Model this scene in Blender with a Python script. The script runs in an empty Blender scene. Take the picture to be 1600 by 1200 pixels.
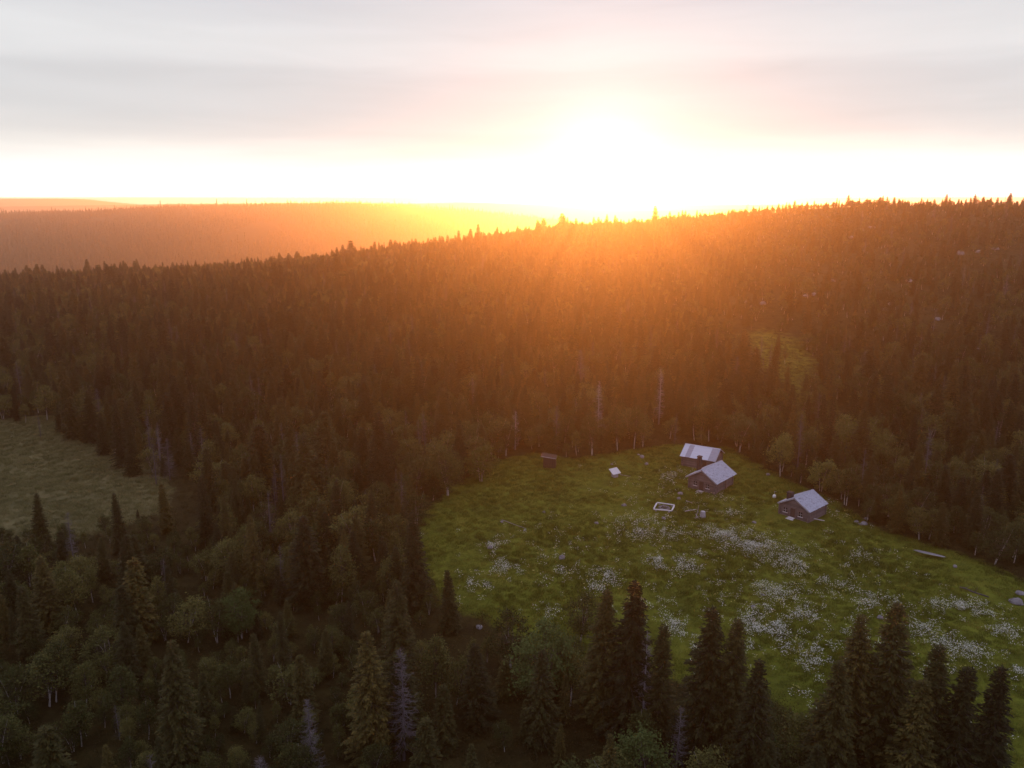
import bpy, math, random
import numpy as np
from mathutils import Vector, Matrix, Quaternion

# ------------------------------------------------------------------ camera, sky, sun, exposure
scene = bpy.context.scene
F, PITCH, CAMZ = 1232.0, math.radians(13.2), 50.0          # focal length in 1600-px units
cam_data = bpy.data.cameras.new("camera")
cam = bpy.data.objects.new("camera", cam_data)
scene.collection.objects.link(cam)
cam.location = (0, 0, CAMZ)
cam.rotation_euler = (math.radians(90) - PITCH, 0, 0)
cam_data.sensor_width = 36.0
cam_data.lens = 36.0 * F / 1600.0
cam_data.clip_start = 0.5
cam_data.clip_end = 60000.0
scene.camera = cam

SUN_EL, SUN_AZ = math.radians(2.2), math.radians(6.4)
SUN_DIR = Vector((math.sin(SUN_AZ) * math.cos(SUN_EL), math.cos(SUN_AZ) * math.cos(SUN_EL), math.sin(SUN_EL)))
sun_data = bpy.data.lights.new("sun", 'SUN')
sun_data.energy = 5.0
sun_data.angle = math.radians(0.6)
sun_data.color = (1.0, 0.345, 0.075)
sun = bpy.data.objects.new("sun", sun_data)
sun.rotation_euler = SUN_DIR.to_track_quat('Z', 'Y').to_euler()
scene.collection.objects.link(sun)

world = bpy.data.worlds.new("World")
scene.world = world
world.use_nodes = True
world.cycles.sampling_method = 'NONE'      # the sky is smooth: reached by scattered rays, every light sample goes to the sun


def build_world():
    nt = world.node_tree
    nt.nodes.clear()
    N, L = nt.nodes.new, nt.links.new

    def math_node(op, a, b=None, c=None, clamp=False):
        n = N('ShaderNodeMath'); n.operation = op; n.use_clamp = clamp
        for i, v in enumerate((a, b, c)):
            if v is None: continue
            if isinstance(v, (int, float)): n.inputs[i].default_value = v
            else: L(v, n.inputs[i])
        return n.outputs[0]

    tc = N('ShaderNodeTexCoord')
    nrm = N('ShaderNodeVectorMath'); nrm.operation = 'NORMALIZE'; L(tc.outputs['Generated'], nrm.inputs[0])
    sep = N('ShaderNodeSeparateXYZ'); L(nrm.outputs[0], sep.inputs[0])
    el = math_node('ARCSINE', sep.outputs[2])
    az = math_node('ARCTAN2', sep.outputs[0], sep.outputs[1])
    comb = N('ShaderNodeCombineXYZ')
    L(math_node('MULTIPLY', az, 1.6), comb.inputs[0]); L(math_node('MULTIPLY', el, 15.0), comb.inputs[1])
    n1 = N('ShaderNodeTexNoise'); n1.inputs['Scale'].default_value = 1.7; n1.inputs['Detail'].default_value = 6
    n1.inputs['Roughness'].default_value = 0.5
    L(comb.outputs[0], n1.inputs['Vector'])
    e2 = math_node('ADD', el, math_node('MULTIPLY', math_node('SUBTRACT', n1.outputs['Fac'], 0.5), 0.046))
    fac = math_node('DIVIDE', e2, 1.6, clamp=True)
    ramp = N('ShaderNodeValToRGB')
    ramp.color_ramp.interpolation = 'LINEAR'
    stops = [(0.0, (2.4, 2.3, 2.15)), (0.018, (1.8, 1.74, 1.65)), (0.034, (1.14, 1.13, 1.10)), (0.052, (0.95, 0.935, 0.89)), (0.072, (0.79, 0.785, 0.775)),
             (0.10, (0.725, 0.735, 0.745)), (0.140, (0.705, 0.715, 0.735)), (0.157, (0.79, 0.80, 0.815)), (0.172, (0.79, 0.80, 0.815)), (0.205, (0.73, 0.74, 0.77)),
             (0.26, (0.68, 0.66, 0.745)), (0.50, (0.66, 0.65, 0.77)), (1.57, (0.68, 0.68, 0.86))]
    cr = ramp.color_ramp
    while len(cr.elements) < len(stops): cr.elements.new(0.5)
    for e, (p, c) in zip(cr.elements, stops):
        e.position = p / 1.6; e.color = (*c, 1)
    L(fac, ramp.inputs[0])
    # the evening side of the sky, away from the sun, is dimmer and bluer
    dot = N('ShaderNodeVectorMath'); dot.operation = 'DOT_PRODUCT'
    L(nrm.outputs[0], dot.inputs[0]); dot.inputs[1].default_value = SUN_DIR
    d = dot.outputs['Value']
    side = N('ShaderNodeMapRange'); side.interpolation_type = 'SMOOTHSTEP'
    side.inputs['From Min'].default_value = -0.7; side.inputs['From Max'].default_value = 0.75
    L(d, side.inputs['Value'])
    mix = N('ShaderNodeMix'); mix.data_type = 'RGBA'
    mix.inputs['A'].default_value = (0.63, 0.62, 0.84, 1)
    L(side.outputs[0], mix.inputs['Factor']); L(ramp.outputs[0], mix.inputs['B'])
    # cloud streaks
    comb2 = N('ShaderNodeCombineXYZ')
    L(math_node('MULTIPLY', az, 3.2), comb2.inputs[0]); L(math_node('MULTIPLY', el, 26.0), comb2.inputs[1]); comb2.inputs[2].default_value = 4.2
    n2 = N('ShaderNodeTexNoise'); n2.inputs['Scale'].default_value = 1.5; n2.inputs['Detail'].default_value = 8
    n2.inputs['Roughness'].default_value = 0.55; n2.inputs['Distortion'].default_value = 0.5
    L(comb2.outputs[0], n2.inputs['Vector'])
    st = N('ShaderNodeMapRange'); st.inputs['From Min'].default_value = 0.3; st.inputs['From Max'].default_value = 0.7
    st.inputs['To Min'].default_value = 0.97; st.inputs['To Max'].default_value = 1.035
    L(n2.outputs['Fac'], st.inputs['Value'])
    mul = N('ShaderNodeVectorMath'); mul.operation = 'SCALE'
    L(mix.outputs['Result'], mul.inputs[0]); L(st.outputs[0], mul.inputs['Scale'])
    # glow of the sun behind thin cloud
    dpos = math_node('MAXIMUM', d, 0.0)
    g1 = math_node('MULTIPLY', math_node('POWER', dpos, 600.0), 0.35)
    g2 = math_node('MULTIPLY', math_node('POWER', dpos, 90.0), 0.12)
    glow = math_node('ADD', g1, g2)
    gc = N('ShaderNodeVectorMath'); gc.operation = 'SCALE'; gc.inputs[0].default_value = (0.88, 0.94, 1.0)
    L(glow, gc.inputs['Scale'])
    add = N('ShaderNodeVectorMath'); add.operation = 'ADD'
    L(mul.outputs[0], add.inputs[0]); L(gc.outputs[0], add.inputs[1])
    bg_cloud = N('ShaderNodeBackground'); L(add.outputs[0], bg_cloud.inputs['Color']); bg_cloud.inputs['Strength'].default_value = 0.555
    sky = N('ShaderNodeTexSky'); sky.sky_type = 'NISHITA'; sky.sun_disc = False
    sky.sun_elevation = SUN_EL; sky.sun_rotation = SUN_AZ
    bg_sky = N('ShaderNodeBackground'); L(sky.outputs[0], bg_sky.inputs['Color']); bg_sky.inputs['Strength'].default_value = 0.07
    ms = N('ShaderNodeMixShader'); ms.inputs[0].default_value = 0.975
    L(bg_sky.outputs[0], ms.inputs[1]); L(bg_cloud.outputs[0], ms.inputs[2])
    out = N('ShaderNodeOutputWorld'); L(ms.outputs[0], out.inputs['Surface'])


build_world()
vs = scene.view_settings
vs.view_transform = 'Standard'; vs.look = 'None'; vs.exposure = 0.85; vs.gamma = 1.0
vs.use_curve_mapping = False
scene.render.engine = 'CYCLES'
cy = scene.cycles
cy.use_denoising = True
cy.denoiser = 'OPENIMAGEDENOISE'
cy.max_bounces = 3; cy.diffuse_bounces = 2; cy.glossy_bounces = 2; cy.transmission_bounces = 3
cy.volume_bounces = 1; cy.transparent_max_bounces = 6
cy.caustics_reflective = False; cy.caustics_refractive = False
cy.sample_clamp_indirect = 4.0
cy.use_light_tree = False

random.seed(7)
rng = np.random.default_rng(11)
COL = scene.collection
R = math.radians


# ------------------------------------------------------------------ projection helpers (pixel of the photograph <-> place)
def ray(u, v):
    t = (v - 600.0) / F
    return np.array([(u - 800.0) / F, math.cos(PITCH) - t * math.sin(PITCH), -math.sin(PITCH) - t * math.cos(PITCH)])


def proj(x, y, z):
    z = z - CAMZ
    dep = y * math.cos(PITCH) - z * math.sin(PITCH)
    up = y * math.sin(PITCH) + z * math.cos(PITCH)
    return 800 + F * x / dep, 600 - F * up / dep, dep


def zline(v, y):
    d = ray(800, v)
    return CAMZ + d[2] / d[1] * y


# ------------------------------------------------------------------ terrain
def _hash(ix, iy, s):
    h = (ix.astype(np.int64) * 374761393 + iy.astype(np.int64) * 668265263 + s * 2147483647) & 0xffffffff
    h = ((h ^ (h >> 13)) * 1274126177) & 0xffffffff
    return ((h ^ (h >> 16)) & 0xffff) / 65535.0


def vnoise(x, y, s=0):
    x = np.asarray(x, float); y = np.asarray(y, float)
    ix, iy = np.floor(x), np.floor(y)
    fx, fy = x - ix, y - iy
    fx = fx * fx * (3 - 2 * fx); fy = fy * fy * (3 - 2 * fy)
    a, b = _hash(ix, iy, s), _hash(ix + 1, iy, s)
    c, d = _hash(ix, iy + 1, s), _hash(ix + 1, iy + 1, s)
    return (a * (1 - fx) + b * fx) * (1 - fy) + (c * (1 - fx) + d * fx) * fy - 0.5


def fbm(x, y, s=0, o=3):
    r = 0; a = 1.0
    for k in range(o):
        r = r + a * vnoise(x * 2 ** k + 17.3 * k, y * 2 ** k - 9.1 * k, s + k); a *= 0.5
    return r


def sstep(t):
    t = np.clip(t, 0, 1); return t * t * (3 - 2 * t)


CREST_U = [-400, 0, 200, 400, 500, 600, 700, 800, 900, 1000, 1100, 1200, 1300, 1400, 1600, 2000]
CREST_V = [440, 428, 420, 407, 394, 382, 372, 360, 349, 344, 331, 318, 309, 304, 304, 306]
CREST_X, CREST_Z = [], []
for _u, _v in zip(CREST_U, CREST_V):
    _d = ray(_u, _v); CREST_X.append(_d[0] / _d[1] * 560); CREST_Z.append(zline(_v, 560) - 8.0)


def ridge_profile(us, vs_, Y):
    xs = [ray(u, v)[0] / ray(u, v)[1] * Y for u, v in zip(us, vs_)]
    zs = [zline(v, Y) for v in vs_]
    return xs, zs


HILL = ridge_profile([-600, -200, 0, 150, 250, 350, 450, 560, 650, 750, 860, 1000, 1300],
                     [352, 340, 335, 333, 326, 324, 321, 320, 324, 334, 346, 362, 380], 3200)
RANGE1 = ridge_profile([-600, 0, 160, 300, 430, 560, 680, 760, 860, 960, 1050, 1150, 1300, 1800],
                       [319, 323, 321, 318.5, 317.5, 318, 318, 317, 321, 330, 329, 326, 326, 330], 8000)
RANGE2 = ridge_profile([-700, -200, 0, 90, 130, 165, 220, 500, 620, 720, 900, 1200, 2000],
                       [316, 313, 310.6, 310.3, 311, 315, 320, 322, 319, 316, 321, 320, 322], 12000)
FLATS = [(35.5, 133.1, 6.0), (47.3, 120.4, 5.0), (36.8, 145.2, 6.0), (24.9, 122.0, 3.0), (7.2, 144.5, 2.5)]


def H(x, y):
    x = np.asarray(x, float); y = np.asarray(y, float)
    base = 1.1 * fbm(x / 38.0, y / 38.0, 3, 2) + 0.25 * fbm(x / 9.0, y / 9.0, 5, 2)
    k = np.zeros_like(x + y)
    for fx, fy, r in FLATS:
        k = np.maximum(k, 1 - sstep((np.hypot(x - fx, y - fy) - r) / 9.0))
    base = base * (1 - k)
    yc = 560 + 18 * np.sin(x / 110.0) + 9 * np.sin(x / 41.0 + 1.0)
    zc = np.interp(x, CREST_X, CREST_Z) + 2.0 * fbm(x / 60.0, y * 0 + 3.3, 9, 2)
    t = np.clip((y - 172) / (yc - 172), 0, 1)
    s = 0.45 * t + 0.55 * sstep(t)
    hump = 4.0 * fbm(x / 75.0, y / 75.0, 21, 3) * np.sin(np.pi * t)
    near = base + (zc - base) * s + hump
    after = sstep((y - yc) / 900.0)
    near = near + (-125 - near) * after
    far = np.full_like(near, -125.0)
    hz = np.interp(x, *HILL) + 9 * fbm(x / 420.0, y / 420.0, 31, 3)
    rise = sstep((y - 1500) / 1700.0)
    fall = 1 - sstep((y - 3200) / 800.0)
    far = far + (hz + 125) * rise * fall
    far = far + 14 * fbm(x / 600.0, y / 600.0, 35, 3) * sstep((y - 1300) / 500) * (1 - rise * 0.6)
    r1 = (np.interp(x, *RANGE1) + 5 * fbm(x / 700.0, y / 700.0, 41, 3) + 125) * np.exp(-((y - 8000) / 800.0) ** 2)
    r2 = (np.interp(x, *RANGE2) + 2 * fbm(x / 900.0, y / 900.0, 43, 3) + 125) * np.exp(-((y - 12000) / 900.0) ** 2)
    far = np.maximum(far, -125 + np.maximum(r1, r2))
    w = sstep((y - 1300) / 400.0)
    return near * (1 - w) + far * w


def hz1(x, y):
    return float(H(np.array([x]), np.array([y]))[0])


def _march(u, v, h):
    d = ray(u, v)
    s = np.arange(20.0, 900.0, 1.0)
    c = CAMZ + d[2] * s - h - H(d[0] * s, d[1] * s) < 0
    k = int(np.argmax(c))
    s = np.linspace(s[max(k - 1, 0)], s[k], 60)
    c = CAMZ + d[2] * s - h - H(d[0] * s, d[1] * s) < 0
    k = int(np.argmax(c)); m = s[k]
    return np.array([d[0] * m, d[1] * m, hz1(d[0] * m, d[1] * m)])


def at(u, v):
    """place on the ground seen at pixel (u, v) of the photograph"""
    return _march(u, v, 0.0)


def at_top(u, v, h):
    """foot of a thing of height h whose top is seen at pixel (u, v)"""
    return _march(u, v, h)


def inside(poly, x, y):
    x = np.asarray(x, float); y = np.asarray(y, float)
    r = np.zeros(x.shape, bool); n = len(poly); j = n - 1
    for i in range(n):
        xi, yi = poly[i]; xj, yj = poly[j]
        c = ((yi > y) != (yj > y)) & (x < (xj - xi) * (y - yi) / (yj - yi + 1e-12) + xi)
        r ^= c; j = i
    return r


def poly_dist(poly, x, y):
    d = np.full(np.shape(x), 1e9)
    n = len(poly)
    for i in range(n):
        ax, ay = poly[i]; bx, by = poly[(i + 1) % n]
        dx, dy = bx - ax, by - ay
        t = np.clip(((x - ax) * dx + (y - ay) * dy) / (dx * dx + dy * dy + 1e-9), 0, 1)
        d = np.minimum(d, np.hypot(x - ax - t * dx, y - ay - t * dy))
    return d


MEADOW = [tuple(at(u, v)[:2]) for u, v in
          [(648, 850), (668, 800), (705, 765), (765, 722), (835, 708), (900, 718), (965, 706), (1050, 694), (1140, 700), (1200, 735),
           (1290, 775), (1360, 822), (1450, 850), (1520, 872), (1640, 925)]]
MEADOW += [(62, 72), (58, 52), (30, 50), (27, 60), (27, 70), (20, 73), (10, 77), (2, 81), (-4, 87), (-9, 90), (-13, 97)]
BOG = [tuple(at(u, v)[:2]) for u, v in [(-120, 640), (-20, 655), (60, 650), (115, 652), (130, 690), (192, 708), (242, 730), (270, 765), (252, 802), (190, 824), (120, 842), (40, 850), (-60, 860), (-160, 850)]]
GLADE = [tuple(at(u, v)[:2]) for u, v in [(1135, 520), (1200, 508), (1270, 530), (1292, 570), (1285, 620), (1262, 655), (1225, 645), (1195, 590), (1150, 565)]]


# ------------------------------------------------------------------ materials
def new_mat(name):
    m = bpy.data.materials.new(name); m.use_nodes = True
    nt = m.node_tree
    b = nt.nodes['Principled BSDF']
    b.inputs['Specular IOR Level'].default_value = 0.25
    return m, nt, b


def ramp_node(nt, stops):
    r = nt.nodes.new('ShaderNodeValToRGB')
    cr = r.color_ramp
    while len(cr.elements) < len(stops): cr.elements.new(0.5)
    for e, (p, c) in zip(cr.elements, stops):
        e.position = p; e.color = (*c, 1)
    return r


def mat_leaf(name, stops, scale=1.2, trans=0.25, rough=0.75):
    m, nt, b = new_mat(name)
    oi = nt.nodes.new('ShaderNodeObjectInfo')
    geo = nt.nodes.new('ShaderNodeNewGeometry')
    ns = nt.nodes.new('ShaderNodeTexNoise'); ns.inputs['Scale'].default_value = scale; ns.inputs['Detail'].default_value = 3
    nt.links.new(geo.outputs['Position'], ns.inputs['Vector'])
    mx = nt.nodes.new('ShaderNodeMath'); mx.operation = 'MULTIPLY_ADD'
    mx.inputs[1].default_value = 0.7
    nt.links.new(oi.outputs['Random'], mx.inputs[0])
    m2 = nt.nodes.new('ShaderNodeMath'); m2.operation = 'MULTIPLY_ADD'; m2.inputs[1].default_value = 0.5; m2.inputs[2].default_value = -0.1
    nt.links.new(ns.outputs['Fac'], m2.inputs[0]); nt.links.new(m2.outputs[0], mx.inputs[2])
    pi = nt.nodes.new('ShaderNodeMath'); pi.operation = 'MULTIPLY_ADD'; pi.inputs[1].default_value = 0.4
    nt.links.new(geo.outputs['Random Per Island'], pi.inputs[0]); nt.links.new(mx.outputs[0], pi.inputs[2])
    pj = nt.nodes.new('ShaderNodeMath'); pj.operation = 'SUBTRACT'; pj.inputs[1].default_value = 0.2; nt.links.new(pi.outputs[0], pj.inputs[0])
    r = ramp_node(nt, stops); nt.links.new(pj.outputs[0], r.inputs[0])
    nt.links.new(r.outputs[0], b.inputs['Base Color'])
    b.inputs['Roughness'].default_value = rough
    b.inputs['Specular IOR Level'].default_value = 0.15
    tr = nt.nodes.new('ShaderNodeBsdfTranslucent'); nt.links.new(r.outputs[0], tr.inputs['Color'])
    ms = nt.nodes.new('ShaderNodeMixShader'); ms.inputs[0].default_value = trans
    nt.links.new(b.outputs[0], ms.inputs[1]); nt.links.new(tr.outputs[0], ms.inputs[2])
    nt.links.new(ms.outputs[0], nt.nodes['Material Output'].inputs['Surface'])
    return m


def mat_noise(name, stops, scale=3.0, stretch=(1, 1, 1), rough=0.85, bump=0.3, detail=6, rand=0.0, coord='Object', spec=0.25):
    m, nt, b = new_mat(name)
    tc = nt.nodes.new('ShaderNodeTexCoord')
    mp = nt.nodes.new('ShaderNodeMapping'); mp.inputs['Scale'].default_value = stretch
    nt.links.new(tc.outputs[coord], mp.inputs['Vector'])
    ns = nt.nodes.new('ShaderNodeTexNoise'); ns.inputs['Scale'].default_value = scale; ns.inputs['Detail'].default_value = detail
    ns.inputs['Roughness'].default_value = 0.62
    nt.links.new(mp.outputs[0], ns.inputs['Vector'])
    fac = ns.outputs['Fac']
    if rand:
        oi = nt.nodes.new('ShaderNodeObjectInfo')
        a = nt.nodes.new('ShaderNodeMath'); a.operation = 'MULTIPLY_ADD'; a.inputs[1].default_value = rand; a.inputs[2].default_value = -rand / 2
        nt.links.new(oi.outputs['Random'], a.inputs[0])
        s = nt.nodes.new('ShaderNodeMath'); s.operation = 'ADD'
        nt.links.new(a.outputs[0], s.inputs[0]); nt.links.new(fac, s.inputs[1]); fac = s.outputs[0]
    r = ramp_node(nt, stops); nt.links.new(fac, r.inputs[0])
    nt.links.new(r.outputs[0], b.inputs['Base Color'])
    b.inputs['Roughness'].default_value = rough
    b.inputs['Specular IOR Level'].default_value = spec
    if bump:
        bp = nt.nodes.new('ShaderNodeBump'); bp.inputs['Strength'].default_value = bump; bp.inputs['Distance'].default_value = 0.05
        nt.links.new(ns.outputs['Fac'], bp.inputs['Height']); nt.links.new(bp.outputs[0], b.inputs['Normal'])
    return m


M = {}
M['spruce'] = mat_leaf('spruce_needles', [(0.0, (0.014, 0.015, 0.005)), (0.45, (0.042, 0.044, 0.012)), (0.8, (0.074, 0.066, 0.017)), (1.0, (0.120, 0.092, 0.022))], 0.5, 0.18)
M['birch'] = mat_leaf('birch_leaves', [(0.0, (0.026, 0.034, 0.009)), (0.5, (0.072, 0.080, 0.022)), (1.0, (0.165, 0.155, 0.044))], 0.7, 0.35)
M['rowan'] = mat_leaf('green_leaves', [(0.0, (0.042, 0.062, 0.016)), (0.5, (0.070, 0.100, 0.026)), (1.0, (0.11, 0.14, 0.04))], 0.8, 0.35)
M['birch_light'] = mat_leaf('light_birch_leaves', [(0.0, (0.07, 0.085, 0.018)), (0.5, (0.125, 0.14, 0.034)), (1.0, (0.20, 0.20, 0.055))], 0.8, 0.35)
M['shrub'] = mat_leaf('shrub_leaves', [(0.0, (0.018, 0.018, 0.005)), (0.5, (0.040, 0.037, 0.010)), (1.0, (0.080, 0.064, 0.018))], 0.6, 0.3)
M['grass'] = mat_leaf('meadow_grass', [(0.0, (0.048, 0.066, 0.009)), (0.45, (0.105, 0.130, 0.016)), (0.8, (0.16, 0.175, 0.024)), (1.0, (0.23, 0.21, 0.04))], 0.16, 0.3)
M['bog_grass'] = mat_leaf('bog_grass', [(0.0, (0.065, 0.075, 0.024)), (0.5, (0.145, 0.15, 0.055)), (1.0, (0.24, 0.21, 0.09))], 0.14, 0.3)
M['petal'] = mat_leaf('white_umbels', [(0.0, (0.50, 0.54, 0.44)), (1.0, (0.80, 0.81, 0.76))], 2.0, 0.3)
M['buttercup'] = mat_leaf('yellow_umbels', [(0.0, (0.45, 0.42, 0.10)), (1.0, (0.65, 0.62, 0.25))], 2.0, 0.3)
M['bark'] = mat_noise('spruce_bark', [(0.3, (0.045, 0.035, 0.028)), (0.7, (0.11, 0.09, 0.075))], 4, (3, 3, 0.6), 0.9, 0.5)
M['birch_bark'] = mat_noise('birch_bark', [(0.30, (0.10, 0.085, 0.075)), (0.45, (0.40, 0.37, 0.34)), (0.8, (0.52, 0.49, 0.46))], 2.2, (1, 1, 4), 0.75, 0.2)
M['dead'] = mat_noise('weathered_dead_wood', [(0.2, (0.055, 0.046, 0.046)), (0.6, (0.10, 0.087, 0.090)), (0.9, (0.17, 0.15, 0.16))], 3, (2, 2, 0.5), 0.85, 0.3, rand=0.3)
M['dead_pale'] = mat_noise('bleached_dead_wood', [(0.2, (0.15, 0.135, 0.14)), (0.6, (0.26, 0.235, 0.245)), (0.9, (0.38, 0.35, 0.37))], 3, (2, 2, 0.5), 0.85, 0.3, rand=0.2)
M['log'] = mat_noise('weathered_log', [(0.2, (0.080, 0.064, 0.060)), (0.55, (0.145, 0.118, 0.112)), (0.85, (0.24, 0.20, 0.195))], 2.2, (0.5, 4, 4), 0.85, 0.4, rand=0.25)
M['brownwood'] = mat_noise('dark_tarred_boards', [(0.2, (0.040, 0.024, 0.018)), (0.8, (0.085, 0.050, 0.036))], 2.5, (4, 4, 0.5), 0.85, 0.4, rand=0.25)
M['greywood'] = mat_noise('silver_grey_wood', [(0.2, (0.22, 0.20, 0.21)), (0.6, (0.36, 0.34, 0.36)), (0.9, (0.48, 0.46, 0.48))], 2.4, (0.6, 4, 4), 0.8, 0.3, rand=0.25)
M['whitewood'] = mat_noise('bleached_wood', [(0.2, (0.45, 0.43, 0.44)), (0.8, (0.66, 0.64, 0.66))], 2.4, (0.6, 3, 3), 0.75, 0.25, rand=0.15)
M['slate'] = mat_noise('roof_slate', [(0.25, (0.20, 0.21, 0.26)), (0.5, (0.37, 0.39, 0.47)), (0.8, (0.47, 0.49, 0.58))], 3.1, (1, 1, 1), 0.6, 0.3, detail=8, spec=0.4)
_nt = M['slate'].node_tree
_g = _nt.nodes.new('ShaderNodeNewGeometry')
_rp = ramp_node(_nt, [(0.0, (0.17, 0.17, 0.21)), (0.12, (0.28, 0.28, 0.33)), (0.24, (0.31, 0.33, 0.41)), (0.8, (0.37, 0.39, 0.48)), (1.0, (0.43, 0.45, 0.54))])
_nt.links.new(_g.outputs['Random Per Island'], _rp.inputs[0])
_mx = _nt.nodes.new('ShaderNodeMix'); _mx.data_type = 'RGBA'; _mx.inputs['Factor'].default_value = 0.65
_bs = _nt.nodes['Principled BSDF']; _src = _bs.inputs['Base Color'].links[0].from_socket
_nt.links.new(_src, _mx.inputs['A']); _nt.links.new(_rp.outputs[0], _mx.inputs['B']); _nt.links.new(_mx.outputs['Result'], _bs.inputs['Base Color'])
M['metal'] = mat_noise('galvanised_sheet', [(0.25, (0.42, 0.44, 0.51)), (0.75, (0.52, 0.54, 0.62))], 0.8, (1, 5, 1), 0.55, 0.05, spec=0.5)
M['metal_dark'] = mat_noise('dull_sheet', [(0.25, (0.23, 0.23, 0.28)), (0.75, (0.31, 0.31, 0.36))], 0.8, (1, 5, 1), 0.6, 0.05, spec=0.4)
M['brick'] = mat_noise('sooty_chimney', [(0.3, (0.020, 0.017, 0.017)), (0.75, (0.060, 0.046, 0.042))], 5, (1, 1, 1), 0.9, 0.5)
M['door'] = mat_noise('door_boards', [(0.3, (0.045, 0.026, 0.022)), (0.75, (0.085, 0.055, 0.045))], 3, (3, 3, 0.5), 0.8, 0.3)
M['rock'] = mat_noise('granite', [(0.25, (0.09, 0.085, 0.085)), (0.5, (0.19, 0.178, 0.185)), (0.8, (0.31, 0.295, 0.305))], 2.0, (1, 1, 1), 0.85, 0.6, detail=8, rand=0.2)
M['white'] = mat_noise('white_enamel', [(0.3, (0.68, 0.68, 0.68)), (0.8, (0.80, 0.80, 0.80))], 3, (1, 1, 1), 0.4, 0.0)
M['char'] = mat_noise('ash', [(0.3, (0.02, 0.02, 0.02)), (0.8, (0.10, 0.095, 0.09))], 6, (1, 1, 1), 0.95, 0.4)
M['glass'], _nt, _b = new_mat('window_glass')
_b.inputs['Base Color'].default_value = (0.015, 0.014, 0.016, 1); _b.inputs['Roughness'].default_value = 0.12
_b.inputs['Specular IOR Level'].default_value = 0.6


def mat_ground():
    m, nt, b = new_mat('ground_cover')
    L = nt.links.new
    geo = nt.nodes.new('ShaderNodeNewGeometry')

    def noise(scale, detail=6, rough=0.6, w=None):
        n = nt.nodes.new('ShaderNodeTexNoise'); n.inputs['Scale'].default_value = scale
        n.inputs['Detail'].default_value = detail; n.inputs['Roughness'].default_value = rough
        L(geo.outputs['Position'], n.inputs['Vector']); return n.outputs['Fac']
    fl = ramp_node(nt, [(0.25, (0.014, 0.012, 0.005)), (0.5, (0.030, 0.025, 0.008)), (0.75, (0.055, 0.046, 0.015))]); L(noise(0.35, 8, 0.7), fl.inputs[0])
    md = ramp_node(nt, [(0.25, (0.060, 0.072, 0.010)), (0.5, (0.110, 0.132, 0.016)), (0.75, (0.160, 0.165, 0.024))]); L(noise(0.16, 9, 0.65), md.inputs[0])
    bg = ramp_node(nt, [(0.25, (0.055, 0.055, 0.022)), (0.5, (0.11, 0.10, 0.045)), (0.75, (0.18, 0.155, 0.07))]); L(noise(0.13, 8, 0.7), bg.inputs[0])
    cur = fl.outputs[0]
    for attr, colr in (('meadow', md), ('bog', bg)):
        a = nt.nodes.new('ShaderNodeAttribute'); a.attribute_name = attr
        ad = nt.nodes.new('ShaderNodeMath'); ad.operation = 'MULTIPLY_ADD'; ad.inputs[1].default_value = 0.8; ad.inputs[2].default_value = -0.4
        L(noise(0.4, 5, 0.6), ad.inputs[0])
        s = nt.nodes.new('ShaderNodeMath'); s.operation = 'ADD'; L(a.outputs['Fac'], s.inputs[0]); L(ad.outputs[0], s.inputs[1])
        mr = nt.nodes.new('ShaderNodeMapRange'); mr.inputs['From Min'].default_value = 0.35; mr.inputs['From Max'].default_value = 0.65
        L(s.outputs[0], mr.inputs['Value'])
        mx = nt.nodes.new('ShaderNodeMix'); mx.data_type = 'RGBA'
        L(mr.outputs[0], mx.inputs['Factor']); L(cur, mx.inputs['A']); L(colr.outputs[0], mx.inputs['B'])
        cur = mx.outputs['Result']
    L(cur, b.inputs['Base Color'])
    b.inputs['Roughness'].default_value = 0.95; b.inputs['Specular IOR Level'].default_value = 0.05
    bp = nt.nodes.new('ShaderNodeBump'); bp.inputs['Strength'].default_value = 0.6; bp.inputs['Distance'].default_value = 0.5
    L(noise(0.8, 8, 0.7), bp.inputs['Height']); L(bp.outputs[0], b.inputs['Normal'])
    return m


M['ground'] = mat_ground()


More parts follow.
